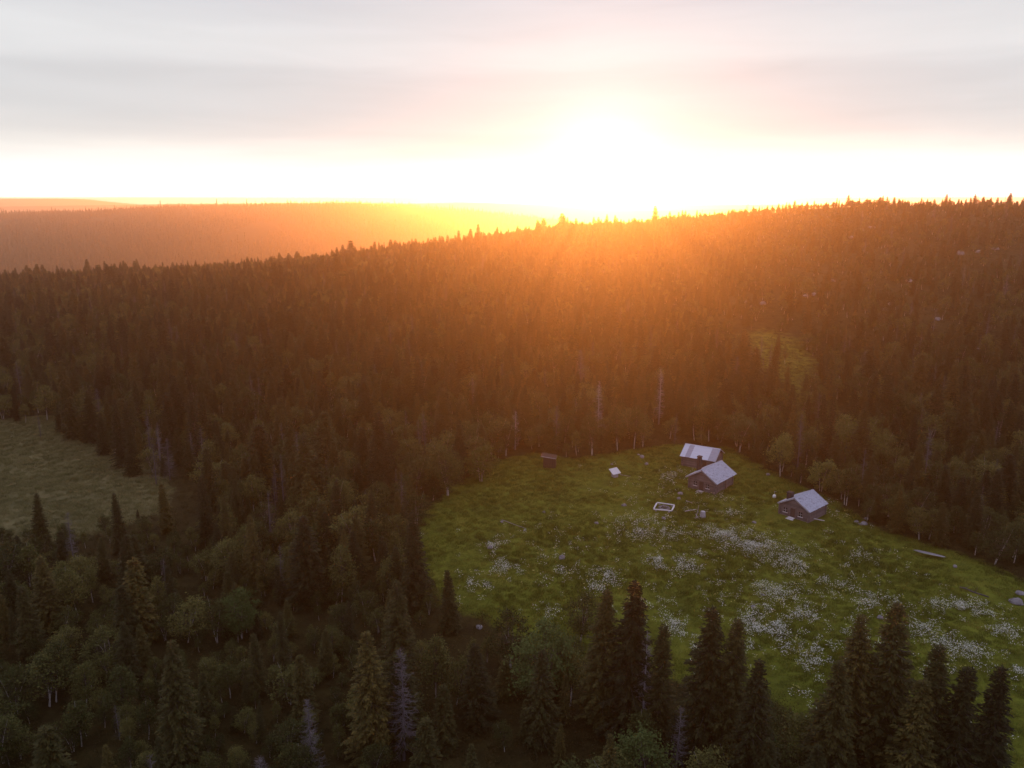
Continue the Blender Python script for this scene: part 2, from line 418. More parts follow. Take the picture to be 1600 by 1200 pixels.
# ------------------------------------------------------------------ mesh helpers
class Geo:
    """collects quads and triangles as numpy blocks and links them as one mesh"""
    def __init__(self):
        self.v = []; self.q = []; self.t = []; self.n = 0; self.mq = []; self.mt = []

    def add(self, V, Q=None, T=None):
        V = np.asarray(V, float).reshape(-1, 3)
        if Q is not None and len(Q): self.q.append(np.asarray(Q, int).reshape(-1, 4) + self.n)
        if T is not None and len(T): self.t.append(np.asarray(T, int).reshape(-1, 3) + self.n)
        self.v.append(V); self.n += len(V)

    def quads(self, P):
        """P: (n,4,3) separate quads"""
        P = np.asarray(P, float); n = len(P)
        self.add(P.reshape(-1, 3), np.arange(n * 4).reshape(n, 4))

    def tris(self, P):
        P = np.asarray(P, float); n = len(P)
        self.add(P.reshape(-1, 3), None, np.arange(n * 3).reshape(n, 3))

    def tube(self, pts, rad, sides=5, cap=False):
        pts = np.asarray(pts, float); k = len(pts)
        d = np.gradient(pts, axis=0); d /= np.linalg.norm(d, axis=1, keepdims=True) + 1e-9
        ref = np.array([0., 0., 1.]) if abs(d[0][2]) < 0.85 else np.array([1., 0., 0.])
        a = np.cross(d, ref); a /= np.linalg.norm(a, axis=1, keepdims=True) + 1e-9
        b = np.cross(d, a)
        th = np.arange(sides) * 2 * np.pi / sides
        ring = np.cos(th)[None, :, None] * a[:, None, :] + np.sin(th)[None, :, None] * b[:, None, :]
        V = pts[:, None, :] + ring * np.asarray(rad, float)[:, None, None]
        i = np.arange(k - 1)[:, None]; j = np.arange(sides)[None, :]; j2 = (j + 1) % sides
        Q = np.stack([i * sides + j, i * sides + j2, (i + 1) * sides + j2, (i + 1) * sides + j], -1).reshape(-1, 4)
        T = []
        if cap:
            T = [(0, s + 1, s) for s in range(1, sides - 1)] + [((k - 1) * sides, (k - 1) * sides + s, (k - 1) * sides + s + 1) for s in range(1, sides - 1)]
        self.add(V.reshape(-1, 3), Q, T)

    def box(self, lo, hi, bev=0.0, rot=None, off=None):
        lo = np.array(lo, float); hi = np.array(hi, float)
        V = np.array([[x, y, z] for z in (lo[2], hi[2]) for y in (lo[1], hi[1]) for x in (lo[0], hi[0])])
        if rot is not None: V = V @ np.array(rot).T
        if off is not None: V = V + np.array(off)
        self.add(V, [(0, 2, 3, 1), (4, 5, 7, 6), (0, 1, 5, 4), (2, 6, 7, 3), (0, 4, 6, 2), (1, 3, 7, 5)])

    def mesh(self, name, smooth=False):
        me = bpy.data.meshes.new(name)
        V = np.concatenate(self.v) if self.v else np.zeros((0, 3))
        q = np.concatenate(self.q) if self.q else np.zeros((0, 4), int)
        t = np.concatenate(self.t) if self.t else np.zeros((0, 3), int)
        me.vertices.add(len(V)); me.vertices.foreach_set('co', V.astype(np.float32).ravel())
        nl = len(q) * 4 + len(t) * 3
        me.loops.add(nl); me.polygons.add(len(q) + len(t))
        me.loops.foreach_set('vertex_index', np.concatenate([q.ravel(), t.ravel()]).astype(np.int32))
        tot = np.concatenate([np.full(len(q), 4), np.full(len(t), 3)]).astype(np.int32)
        st = np.concatenate([[0], np.cumsum(tot)[:-1]]).astype(np.int32)
        me.polygons.foreach_set('loop_start', st)
        me.polygons.foreach_set('loop_total', tot)
        me.polygons.foreach_set('use_smooth', np.full(len(tot), smooth))
        me.update(calc_edges=True); me.validate()
        return me


def obj(name, geo, mat, parent=None, smooth=False, link=True):
    me = geo.mesh(name, smooth) if isinstance(geo, Geo) else geo
    if mat is not None and not me.materials: me.materials.append(mat)
    o = bpy.data.objects.new(name, me)
    if link: COL.objects.link(o)
    if parent: o.parent = parent
    return o


def empty(name, loc, rz=0.0):
    o = bpy.data.objects.new(name, None); COL.objects.link(o)
    o.location = [float(c) for c in loc]; o.rotation_euler = (0, 0, rz); o.empty_display_size = 0.5
    return o


def tag(o, label=None, cat=None, group=None, kind=None):
    if label: o['label'] = label
    if cat: o['category'] = cat
    if group: o['group'] = group
    if kind: o['kind'] = kind
    return o


# ------------------------------------------------------------------ ground sheet
def axis(lims):
    out = [lims[0][0]]
    for a, b, s in lims:
        n = max(1, int(round((b - a) / s))); out += list(np.linspace(a, b, n + 1)[1:])
    return np.array(out)


ys = axis([(-600, -100, 60), (-100, 40, 12), (40, 180, 1.6), (180, 320, 3.5), (320, 620, 6), (620, 1300, 34), (1300, 3600, 45), (3600, 13400, 120)])
xh = axis([(0, 100, 1.7), (100, 200, 3.5), (200, 480, 8), (480, 1400, 40), (1400, 3000, 60), (3000, 10500, 220)])
xs_ = np.concatenate([-xh[::-1][:-1], xh])
gx, gy = np.meshgrid(xs_, ys)
gz = H(gx, gy)
g = Geo()
nx, ny = len(xs_), len(ys)
ii, jj = np.meshgrid(np.arange(nx - 1), np.arange(ny - 1))
q = np.stack([jj * nx + ii, jj * nx + ii + 1, (jj + 1) * nx + ii + 1, (jj + 1) * nx + ii], -1).reshape(-1, 4)
g.add(np.stack([gx, gy, gz], -1).reshape(-1, 3), q)
ground = obj('ground', g, M['ground'], smooth=True)
tag(ground, 'rolling forest floor, meadow and hillside ground', kind='structure')


def region(poly, soft):
    x, y = gx.ravel(), gy.ravel()
    m = (np.abs(x) < 420) & (y > 20) & (y < 420)
    w = np.zeros(x.shape)
    d = poly_dist(poly, x[m], y[m]); s = np.where(inside(poly, x[m], y[m]), 1, -1)
    w[m] = np.clip(0.5 + s * d / (2 * soft), 0, 1)
    return w


for nm, w in (('meadow', np.maximum(region(MEADOW, 2.5), 0.55 * region(GLADE, 6))), ('bog', region(BOG, 4.0))):
    at_ = ground.data.attributes.new(nm, 'FLOAT', 'POINT'); at_.data.foreach_set('value', w.astype(np.float32))


# ------------------------------------------------------------------ trees: one mesh pair per variant, shared by every tree
def orient_quads(P, D, W, wid):
    """narrow sprays from P along D with width vector W"""
    tip = P + D
    mid = P + D * 0.45
    a = mid + W * wid[:, None]; b = mid - W * wid[:, None]
    return np.stack([P, a, tip, b], 1)


def make_spruce(seed, h, wf=0.15, dens=1.0, sparse=0.0, zlow=0.06):
    r = np.random.default_rng(seed)
    tr = Geo()
    zz = np.linspace(0, h, 9)
    bend = np.stack([0.012 * h * np.sin(zz / h * 2.2 + seed) * zz / h, 0.012 * h * np.cos(zz / h * 1.7 + seed) * zz / h, zz], -1)
    tr.tube(bend, np.maximum(0.0115 * h * (1 - zz / h) ** 0.8, 0.012), 7)
    cr = Geo(); dead = Geo()
    P, D, W, wd = [], [], [], []
    z = zlow * h
    w = wf * h
    lop = r.uniform(0, 6.28)
    while z < h * 0.985:
        t = z / h
        n = int(r.integers(5, 8) * (1.0 if t < 0.85 else 0.7)) + 1
        az0 = r.uniform(0, 6.28)
        prof = (1 - t) ** 0.78 * (0.55 + 0.45 * min(1, t / 0.16)) 
        for k in range(n):
            if r.random() < sparse * (1.1 - t): continue
            az = az0 + k * 6.283 / n + r.normal(0, 0.25)
            Lb = (w * prof * r.uniform(0.62, 1.18) * (1 + 0.14 * math.cos(az - lop)) + 0.13)
            slope = 0.45 * (t - 0.55) - 0.22 + r.normal(0, 0.10)
            nb = max(3, int(Lb * 5.2 * dens) + 2)
            s = np.linspace(0.12, 1.0, nb)
            ca, sa = math.cos(az), math.sin(az)
            rad = s * Lb
            zb = slope * rad + 0.10 * rad * s
            cx = np.interp(z, zz, bend[:, 0]); cyy = np.interp(z, zz, bend[:, 1])
            pts = np.stack([cx + ca * rad, cyy + sa * rad, z + zb], -1)
            if Lb > 0.7:
                dead.tube(np.stack([[cx, cyy, z], pts[nb // 2], pts[-1]]), [0.02 + 0.008 * Lb, 0.014, 0.005], 3)
            for side in (-1, 1, 0):
                m = nb
                ang = az + side * r.uniform(0.5, 1.0, m)
                ln = (0.20 + 0.30 * (1 - 0.5 * s) * min(1.0, Lb / 1.2)) * r.uniform(0.7, 1.25, m)
                if side == 0: ln = ln * 1.05
                dz = np.where(side == 0, -r.uniform(0.15, 0.7, m), -r.uniform(-0.05, 0.55, m))
                if t > 0.9: dz = dz + 0.5
                dd = np.stack([np.cos(ang), np.sin(ang), dz], -1) * ln[:, None]
                ww = np.stack([-np.sin(ang), np.cos(ang), r.normal(0, 0.5, m)], -1)
                P.append(pts + r.normal(0, 0.03, (m, 3))); D.append(dd); W.append(ww); wd.append(r.uniform(0.055, 0.10, m) * (0.8 + 0.25 * min(Lb, 1.5)))
        z += r.uniform(0.17, 0.30) * (h / 12.0) ** 0.5 * (1.0 if t < 0.8 else 0.75)
    # leader
    m = 10
    zt = np.linspace(0.955, 1.0, m) * h
    ang = r.uniform(0, 6.28, m)
    P.append(np.stack([np.full(m, bend[-1, 0]), np.full(m, bend[-1, 1]), zt], -1)); D.append(np.stack([0.10 * np.cos(ang), 0.10 * np.sin(ang), np.full(m, 0.16)], -1))
    W.append(np.stack([-np.sin(ang), np.cos(ang), np.zeros(m)], -1)); wd.append(np.full(m, 0.035))
    P, D, W, wd = np.concatenate(P), np.concatenate(D), np.concatenate(W), np.concatenate(wd)
    W /= np.linalg.norm(W, axis=1, keepdims=True)
    cr.quads(orient_quads(P, D, W, wd))
    return tr.mesh('spruce_trunk'), cr.mesh('spruce_crown'), dead.mesh('spruce_branches')


def leaf_quads(C, size, r):
    n = len(C)
    a = r.normal(size=(n, 3)); a /= np.linalg.norm(a, axis=1, keepdims=True)
    up = np.array([0, 0, 1.0]) + r.normal(0, 0.7, (n, 3))
    b = np.cross(a, up); b /= np.linalg.norm(b, axis=1, keepdims=True) + 1e-9
    s = (size * r.uniform(0.6, 1.35, n))[:, None]
    return np.stack([C - a * s, C + b * s * 0.62, C + a * s, C - b * s * 0.62], 1)


def make_birch(seed, h, stems=1, crown_r=0.27, nclump=100, leaf=0.12, per=30, low=0.30, clump_r=0.040):
    r = np.random.default_rng(seed)
    tr = Geo(); cr = Geo(); br = Geo()
    cs = []
    for s in range(stems):
        az = r.uniform(0, 6.28); lean = r.uniform(0.05, 0.2) * (0.6 if stems == 1 else 1.4)
        hh = h * (r.uniform(0.72, 0.95) if s else 0.97)
        t = np.linspace(0, 1, 8)
        p = np.stack([math.cos(az) * lean * h * t ** 1.5 + 0.02 * h * np.sin(t * 5 + s), math.sin(az) * lean * h * t ** 1.5 + 0.02 * h * np.cos(t * 4 + seed), hh * t], -1)
        p[:, :2] += 0.04 * stems * np.array([math.cos(az), math.sin(az)])
        tr.tube(p, 0.0105 * h * (1 - 0.9 * t) * (1 if stems == 1 else 0.8), 6)
        cs.append((p, t))
    leaves = []
    lob = r.normal(size=(7, 3)); lob /= np.linalg.norm(lob, axis=1, keepdims=True)
    lobw = r.uniform(-0.28, 0.30, 7)
    for k in range(nclump):
        d = r.normal(size=3); d /= np.linalg.norm(d)
        rad = r.uniform(0.35, 1.0) ** 0.6
        rad *= 1 + sum(w_ * max(0, float(d @ l_)) ** 3 for w_, l_ in zip(lobw, lob))
        c = np.array([d[0] * crown_r * h * rad, d[1] * crown_r * h * rad, h * (low + (1 - low) * 0.52) + d[2] * rad * h * (1 - low) * 0.50])
        c[:2] *= 1.0 if c[2] < h * 0.6 else max(0.35, 1 - 0.75 * (c[2] / h - 0.6) / 0.4)
        p, t = cs[k % stems]
        ts = np.clip((c[2] / h) * r.uniform(0.5, 0.8), 0.18, 0.95)
        a = np.array([np.interp(ts, t, p[:, i]) for i in range(3)])
        c[:2] += np.array([np.interp(np.clip(c[2] / h, 0, 1), t, p[:, i]) for i in range(2)]) * 0.8
        mid = (a + c) / 2 + np.array([0, 0, 0.03 * h]) + r.normal(0, 0.012 * h, 3)
        br.tube(np.stack([a, mid, c]), [0.0030 * h, 0.0020 * h, 0.0007 * h], 3)
        m = int(per * r.uniform(0.6, 1.4))
        leaves.append(c + r.normal(0, 1, (m, 3)) * np.array([1.15, 1.15, 0.75]) * clump_r * h * r.uniform(0.7, 1.3))
    C = np.concatenate(leaves); C[:, 2] = np.maximum(C[:, 2], 0.25)
    cr.quads(leaf_quads(C, leaf, r))
    return tr.mesh('birch_trunk', True), cr.mesh('birch_crown'), br.mesh('birch_branches')


def make_snag(seed, h, nbr=95, wf=0.13, twigs=5):
    r = np.random.default_rng(seed)
    tr = Geo(); br = Geo()
    t = np.linspace(0, 1, 10)
    p = np.stack([0.015 * h * np.sin(3 * t + seed) * t, 0.015 * h * np.cos(2 * t + seed) * t, h * t], -1)
    tr.tube(p, np.maximum(0.0125 * h * (1 - 0.93 * t), 0.014), 7)
    for k in range(nbr):
        tt = r.uniform(0.08, 0.98) ** 0.85
        z = tt * h; az = r.uniform(0, 6.28)
        L = (wf * h * (1 - tt) ** 0.7 * r.uniform(0.35, 1.15) + 0.22)
        slope = -0.45 + 0.5 * tt + r.normal(0, 0.15)
        s = np.array([0, 0.35, 0.7, 1.0])
        ca, sa = math.cos(az), math.sin(az)
        bx = np.interp(tt, t, p[:, 0]); by = np.interp(tt, t, p[:, 1])
        q_ = np.stack([bx + ca * s * L, by + sa * s * L, z + (slope * s + 0.28 * s ** 3) * L], -1)
        q_[1:] += r.normal(0, 0.03 * L, (3, 3))
        br.tube(q_, np.array([0.022, 0.017, 0.012, 0.006]) * (0.7 + 0.25 * L), 3)
        for j in range(twigs):
            u = r.uniform(0.25, 1.0)
            b0 = np.array([np.interp(u, s, q_[:, i]) for i in range(3)])
            a2 = az + r.choice([-1, 1]) * r.uniform(0.5, 1.3)
            l2 = L * r.uniform(0.18, 0.42) * (1.2 - 0.6 * u)
            b1 = b0 + np.array([math.cos(a2), math.sin(a2), r.uniform(-0.6, 0.15)]) * l2
            br.tube(np.stack([b0, b1]), [0.009, 0.004], 3)
    return tr.mesh('dead_trunk'), br.mesh('dead_branches')


SPRUCE_V = []    # (reference height, [(part name, mesh, material)...])
for sd, h, wf, dn, sp, zl in [(1, 14, 0.165, 1.15, 0.05, 0.05), (2, 15, 0.135, 1.15, 0.08, 0.07), (3, 11, 0.155, 1.1, 0.05, 0.04), (4, 9, 0.14, 1.15, 0.08, 0.03),
                              (5, 13, 0.115, 1.0, 0.30, 0.12), (6, 7, 0.17, 1.2, 0.05, 0.02), (7, 16, 0.15, 1.1, 0.14, 0.08)]:
    a, b_, c_ = make_spruce(sd, h, wf, dn, sp, zl)
    SPRUCE_V.append((h, [('trunk', a, M['bark']), ('crown', b_, M['spruce']), ('branches', c_, M['dead'])]))
BIRCH_V = []
for sd, h, st, cr_, nc, lf, per, low in [(11, 8, 1, 0.24, 90, 0.135, 28, 0.28), (12, 9, 2, 0.27, 105, 0.14, 28, 0.25), (13, 6.5, 3, 0.36, 90, 0.12, 28, 0.12),
                                         (14, 7.5, 1, 0.21, 75, 0.13, 28, 0.32), (15, 5, 3, 0.42, 80, 0.105, 28, 0.08), (16, 10, 1, 0.20, 95, 0.15, 28, 0.32)]:
    a, b_, c_ = make_birch(sd, h, st, cr_, nc, lf, per, low)
    BIRCH_V.append((h, [('trunk', a, M['birch_bark']), ('crown', b_, M['birch']), ('branches', c_, M['bark'])]))
a, b_, c_ = make_birch(17, 8, 2, 0.34, 130, 0.13, 40, 0.10)
BIRCH_V.append((8, [('trunk', a, M['birch_bark']), ('crown', b_, M['rowan']), ('branches', c_, M['bark'])]))   # 6: bright green, broad
a, b_, c_ = make_birch(18, 11, 3, 0.30, 200, 0.14, 40, 0.20, clump_r=0.040)
BIRCH_V.append((11, [('trunk', a, M['birch_bark']), ('crown', b_, M['birch']), ('branches', c_, M['bark'])]))  # 7: big full crown
for _sd, _h, _st, _cr, _nc, _low in ((19, 11, 3, 0.31, 200, 0.18), (20, 8.5, 1, 0.24, 100, 0.30), (26, 6, 3, 0.38, 95, 0.08)):   # 8, 9, 10: lighter green birches round the cabins
    a, b_, c_ = make_birch(_sd, _h, _st, _cr, _nc, 0.13, 34, _low, clump_r=0.042)
    BIRCH_V.append((_h, [('trunk', a, M['birch_bark']), ('crown', b_, M['birch_light']), ('branches', c_, M['bark'])]))
SNAG_V = []
for sd, h, nb, wf, tw in [(21, 12, 150, 0.12, 7), (22, 10, 110, 0.13, 6), (23, 13, 190, 0.11, 7), (24, 8, 70, 0.14, 5), (25, 11, 240, 0.15, 8)]:
    a, b_ = make_snag(sd, h, nb, wf, tw)
    SNAG_V.append((h, [('trunk', a, M['dead']), ('branches', b_, M['dead'])]))
for sd, h, nb, wf, tw in [(27, 12, 170, 0.12, 7), (28, 13, 180, 0.12, 7), (29, 8, 90, 0.14, 6)]:      # 5, 6, 7: pale ones
    a, b_ = make_snag(sd, h, nb, wf, tw)
    SNAG_V.append((h, [('trunk', a, M['dead_pale']), ('branches', b_, M['dead_pale'])]))
for _v in SPRUCE_V + BIRCH_V + SNAG_V:
    for _n, _me, _m in _v[1]:
        if not _me.materials: _me.materials.append(_m)
KINDS = {'spruce': SPRUCE_V, 'birch': BIRCH_V, 'snag': SNAG_V}

# hand-placed trees: (kind, variant, u, v, height, mode, label); mode 'top' = pixel of the tip, 'foot' = pixel of the base
PLACED = [
    ('spruce', 1, 945, 917, 14.5, 'top', 'slim dark spruce at the left end of the foreground row before the flower patches'),
    ('spruce', 0, 990, 905, 16.0, 'top', 'tallest dark spruce of the foreground group below the fire pit'),
    ('spruce', 4, 1037, 972, 12.5, 'top', 'thin sparse spruce between the grey snag and the flower patch in the foreground'),
    ('spruce', 0, 1112, 946, 15.5, 'top', 'broad dark foreground spruce left of its slimmer twin, bottom centre right'),
    ('spruce', 1, 1152, 966, 15.0, 'top', 'slim pointed foreground spruce right of the broad one, bottom centre right'),
    ('spruce', 6, 1186, 1030, 14.0, 'top', 'shaggy brown foreground spruce with its right side open to the flowers'),
    ('spruce', 6, 1345, 957, 15.5, 'top', 'shaggy foreground spruce just left of the tallest one at lower right'),
    ('spruce', 0, 1406, 943, 17.0, 'top', 'tallest broad foreground spruce at the lower right of the meadow'),
    ('spruce', 1, 1470, 1001, 15.0, 'top', 'slim foreground spruce just right of the tallest one at lower right'),
    ('spruce', 2, 1510, 1040, 13.5, 'top', 'short foreground spruce second from the lower right corner'),
    ('spruce', 1, 1566, 1035, 14.0, 'top', 'slim foreground spruce nearest the lower right corner'),
    ('spruce', 0, 1310, 1030, 13.5, 'top', 'leftmost spruce of the foreground clump at lower right'),
    ('spruce', 2, 1440, 1060, 12.5, 'top', 'low spruce squeezed in the middle of the foreground clump at lower right'),
    ('spruce', 0, 575, 985, 13.0, 'top', 'pointed spruce rising at the bottom left of centre'),
    ('spruce', 1, 178, 768, 9.5, 'top', 'lone dark spruce standing at the lower right edge of the bog clearing'),
    ('spruce', 3, 252, 755, 8.0, 'top', 'slender spruce at the right tip of the bog clearing'),
    ('spruce', 2, 55, 770, 8.0, 'top', 'dark spruce before the left part of the bog clearing'),
    ('spruce', 6, 620, 905, 14.0, 'top', 'tall ragged spruce at the left corner of the meadow'),
    ('spruce', 0, 645, 800, 13.0, 'top', 'dark spruce at the upper left edge of the meadow'),
    ('spruce', 6, 265, 1000, 13.0, 'top', 'big shaggy spruce with grey twigs at the lower left'),
    ('spruce', 2, 700, 890, 8.0, 'top', 'small dark spruce at the lower left corner of the meadow'),
    ('spruce', 1, 1185, 562, 11.5, 'top', 'dark spruce left of the pair before the sunlit glade'),
    ('spruce', 1, 1207, 566, 11.5, 'top', 'dark pointed spruce on the left rim of the sunlit glade'),
    ('spruce', 3, 1240, 600, 9.5, 'top', 'short dark spruce below the sunlit glade'),
    ('spruce', 1, 1288, 615, 10.0, 'top', 'slim dark spruce above the broad birch behind the right cabin'),
    ('spruce', 4, 1304, 612, 10.5, 'top', 'narrow spruce just right of another above the broad birch'),
    ('birch', 6, 848, 972, 9.0, 'top', 'bright green broad leafy tree at the bottom edge of the meadow'),
    ('birch', 6, 1010, 1140, 7.0, 'top', 'bright green leafy tree cut by the bottom edge near centre'),
    ('birch', 6, 370, 920, 6.5, 'top', 'pale green leafy tree in the dark forest at lower left'),
    ('birch', 8, 1345, 652, 11.0, 'top', 'big round birch behind the right cabin'),
    ('birch', 9, 1218, 745, 8.5, 'foot', 'slender pale trunked birch between the middle and right cabins'),
    ('birch', 10, 1283, 768, 6.0, 'foot', 'small bushy birch just behind the right cabin roof'),
    ('birch', 10, 752, 752, 7.0, 'foot', 'bushy birch left of the dark shed with a pale leaning stem'),
    ('birch', 7, 700, 775, 9.5, 'foot', 'large grey green birch at the upper left edge of the meadow'),
    ('birch', 1, 925, 712, 8.0, 'foot', 'birch under the pale snag behind the meadow'),
    ('birch', 0, 965, 705, 8.5, 'foot', 'slim birch right of the pale snag behind the meadow'),
    ('birch', 5, 992, 702, 9.0, 'foot', 'tall thin birch between the two pale snags behind the meadow'),
    ('birch', 5, 1095, 690, 9.0, 'foot', 'thin birch behind the barn with the sheet metal roof'),
    ('birch', 5, 1106, 690, 9.5, 'foot', 'thin pale stem birch behind the right end of the barn'),
    ('birch', 3, 1085, 688, 8.0, 'foot', 'thin birch behind the left half of the barn'),
    ('birch', 2, 800, 958, 6.5, 'top', 'dull grey green bush-like birch left of the bright green tree'),
    ('birch', 2, 910, 930, 6.0, 'top', 'brownish green birch left of the foreground spruces'),
    ('birch', 4, 1150, 1160, 5.0, 'top', 'low leafy birch at the bottom edge under the spruce pair'),
    ('snag', 5, 937, 594, 12.0, 'top', 'pale dead spruce behind the meadow, left of the barn'),
    ('snag', 6, 1033, 575, 13.0, 'top', 'tall grey dead spruce behind the meadow nearest the barn'),
    ('snag', 7, 805, 640, 8.5, 'top', 'small grey dead spruce behind the dark shed'),
    ('snag', 6, 1010, 985, 11.5, 'top', 'bleached dead spruce in the foreground row before the flowers'),
    ('snag', 4, 625, 1010, 11.5, 'top', 'grey dead spruce standing low at the bottom left of centre'),
    ('snag', 0, 622, 925, 10.5, 'top', 'grey dead spruce near the left corner of the meadow'),
    ('snag', 7, 482, 828, 7.5, 'top', 'small pale dead treetop in the dark forest left of the meadow'),
    ('snag', 3, 435, 850, 7.0, 'top', 'smaller pale dead treetop left of another in the dark forest'),
    ('snag', 2, 228, 640, 11.0, 'top', 'grey dead spruce at the upper right edge of the bog clearing'),
    ('snag', 1, 237, 690, 8.0, 'top', 'short grey dead spruce on the right rim of the bog clearing'),
    ('snag', 0, 105, 800, 9.5, 'top', 'dead grey spruce before the middle of the bog clearing'),
    ('snag', 1, 440, 660, 9.0, 'top', 'pale bare dead stem in the forest right of the bog clearing'),
    ('snag', 2, 1253, 645, 12.0, 'top', 'greyish dead spruce between the slender birch and the broad birch'),
    ('snag', 2, 1455, 670, 12.0, 'top', 'grey brown dead spruce in the forest right of the broad birch'),
    ('snag', 4, 1340, 985, 12.0, 'top', 'grey twiggy dead spruce inside the foreground clump at lower right'),
    ('snag', 4, 480, 1090, 8.5, 'top', 'grey dead tree at the bottom edge left of centre'),
    ('snag', 3, 180, 1100, 4.0, 'top', 'small bluish dead sapling at the lower left'),
    ('snag', 3, 60, 1160, 4.5, 'top', 'bluish dead sapling in the lower left corner'),
]
trees = []   # dict(kind, var, x, y, z, h, rz, label)
for kind, var, u, v, h, mode, lab in PLACED:
    p = at(u, v) if mode == 'foot' else at_top(u, v, h)
    trees.append(dict(kind=kind, var=var, x=p[0], y=p[1], z=p[2], h=h, rz=random.uniform(0, 6.28), label=lab, wid=1.15 if (kind == 'spruce' and v > 900) else 1.05))


# scattered forest
def forest_points(x0, x1, y0, y1, step):
    xs, ysv = np.meshgrid(np.arange(x0, x1, step), np.arange(y0, y1, step))
    xs = xs + rng.uniform(-0.48, 0.48, xs.shape) * step; ysv = ysv + rng.uniform(-0.48, 0.48, ysv.shape) * step
    return xs.ravel(), ysv.ravel()


fx, fy = forest_points(-500, 500, 42, 625, 3.0)
keep = np.abs(fx) < 0.70 * fy + 28
fx, fy = fx[keep], fy[keep]
dmed = poly_dist(MEADOW, fx, fy); im = inside(MEADOW, fx, fy)
dbog = poly_dist(BOG, fx, fy); ib = inside(BOG, fx, fy)
dgl = poly_dist(GLADE, fx, fy); ig = inside(GLADE, fx, fy)
fz = H(fx, fy)
# density: dense at the left and around the meadow, thinner on the rocky right-hand slope and at the very front left
dens = 0.80 + 0.75 * fbm(fx / 26.0, fy / 26.0, 51, 3)
right = sstep((fx / np.maximum(fy, 1) - 0.10) / 0.25) * sstep((fy - 190) / 80)
dens = np.clip(dens, 0.12, 1) * (1 - 0.64 * right)
front = sstep((100 - fy) / 30.0) * sstep((-5 - fx) / 15.0)
dens = dens * (1 - 0.05 * front)
ok = rng.random(len(fx)) < dens
ok &= ~(im & (dmed > 0.0)) & ~(ib & (dbog > 1.0 + 7.0 * rng.random(len(fx)) ** 2.5)) & ~(ig & (dgl > 1.5) & (rng.random(len(fx)) < 0.9))
# keep the view to the meadow open: no tall trees right of the left corner in front of it
openv = (fx > -14) & (fy < 95) & (dmed < 60)
fu, fv, fd = proj(fx, fy, fz)
rnd = rng.random(len(fx)); rnd2 = rng.random(len(fx))
px_placed = np.array([t['x'] for t in trees]); py_placed = np.array([t['y'] for t in trees])
CLEAR = [(proj(t['x'], t['y'], t['z'])[0], 13, t['y']) for t in trees if t['kind'] == 'snag' and t['var'] in (5, 6, 7) and t['y'] > 130]   # open ground in front of the pale snags
for i in np.nonzero(ok)[0]:
    x, y, z = fx[i], fy[i], fz[i]
    if np.min(np.hypot(px_placed - x, py_placed - y)) < 1.5: continue
    if any(abs(fu[i] - su) < sw and y < sy + 1 for su, sw, sy in CLEAR): continue
    edge = dmed[i] < 9
    r_right = right[i]
    up = np.clip((y - 300) / 260, 0, 1)
    p_b = 0.50 + 0.12 * r_right + (0.10 if edge else 0) - 0.10 * up + 0.35 * float(vnoise(x / 22.0, y / 22.0, 77)) + 0.16 * front[i]
    k = rnd[i]
    if rnd2[i] < 0.035: kind = 'snag'
    elif k < p_b: kind = 'birch'
    else: kind = 'spruce'
    if kind == 'spruce':
        var = int(rng.choice([0, 1, 2, 3, 4, 5, 6], p=[.16, .17, .17, .16, .12, .12, .10]))
        h = rng.gamma(9, 0.105) * (7.6 - 2.0 * up - 1.3 * r_right - 1.9 * front[i]) * (1.4 if rng.random() < 0.10 else 1.0)
        h = float(np.clip(h, 2.6, 15.0 - 7.8 * front[i]))
    elif kind == 'birch':
        var = int(rng.choice([0, 1, 2, 3, 4, 5], p=[.2, .2, .2, .15, .15, .10]))
        h = float(np.clip(rng.normal(5.2 - 1.3 * r_right - 1.0 * up - 1.2 * front[i], 1.2), 1.6, 9))
    else:
        var = int(rng.integers(0, 5)); h = float(np.clip(rng.normal(7.4 - 1.0 * up, 1.8), 3.0, 12))
    # trees in front of the meadow must not hide it: limit the height where the line of sight passes
    if fu[i] < 310 and y < 134:
        lim = 815 + 60 * rnd2[(i * 7) % len(rnd2)]
        if proj(x, y, z + h)[1] < lim:
            for _ in range(12):
                h *= 0.85
                if proj(x, y, z + h)[1] > lim: break
            if h < 1.3: continue
    if y < 100 and x > -14:
        vt = proj(x, y, z + h)[1]
        u_ = fu[i]
        lim = 985 if u_ < 900 else (1060 if u_ < 1200 else 1100)
        if vt < lim:
            h *= 0.55
            if proj(x, y, z + h)[1] < lim: continue
    trees.append(dict(kind=kind, var=var, x=float(x), y=float(y), z=float(z), h=h, rz=float(rng.uniform(0, 6.28)), label=None, wid=float(rng.uniform(0.9, 1.45) * (1 + 0.25 * up))))

# low birch thicket between the trees at the front left
bx0, by0 = forest_points(-75, -9, 50, 114, 2.3)
for x, y in zip(bx0, by0):
    if abs(x) > 0.70 * y + 12 or rng.random() > 0.62: continue
    xa, ya = np.array([x]), np.array([y])
    if inside(MEADOW, xa, ya)[0] or inside(BOG, xa, ya)[0]: continue
    trees.append(dict(kind='birch', var=int(rng.choice([2, 4, 3, 1])), x=float(x), y=float(y), z=hz1(x, y), h=float(rng.uniform(1.5, 3.4)), rz=float(rng.uniform(0, 6.28)), label=None, wid=float(rng.uniform(0.8, 1.3))))

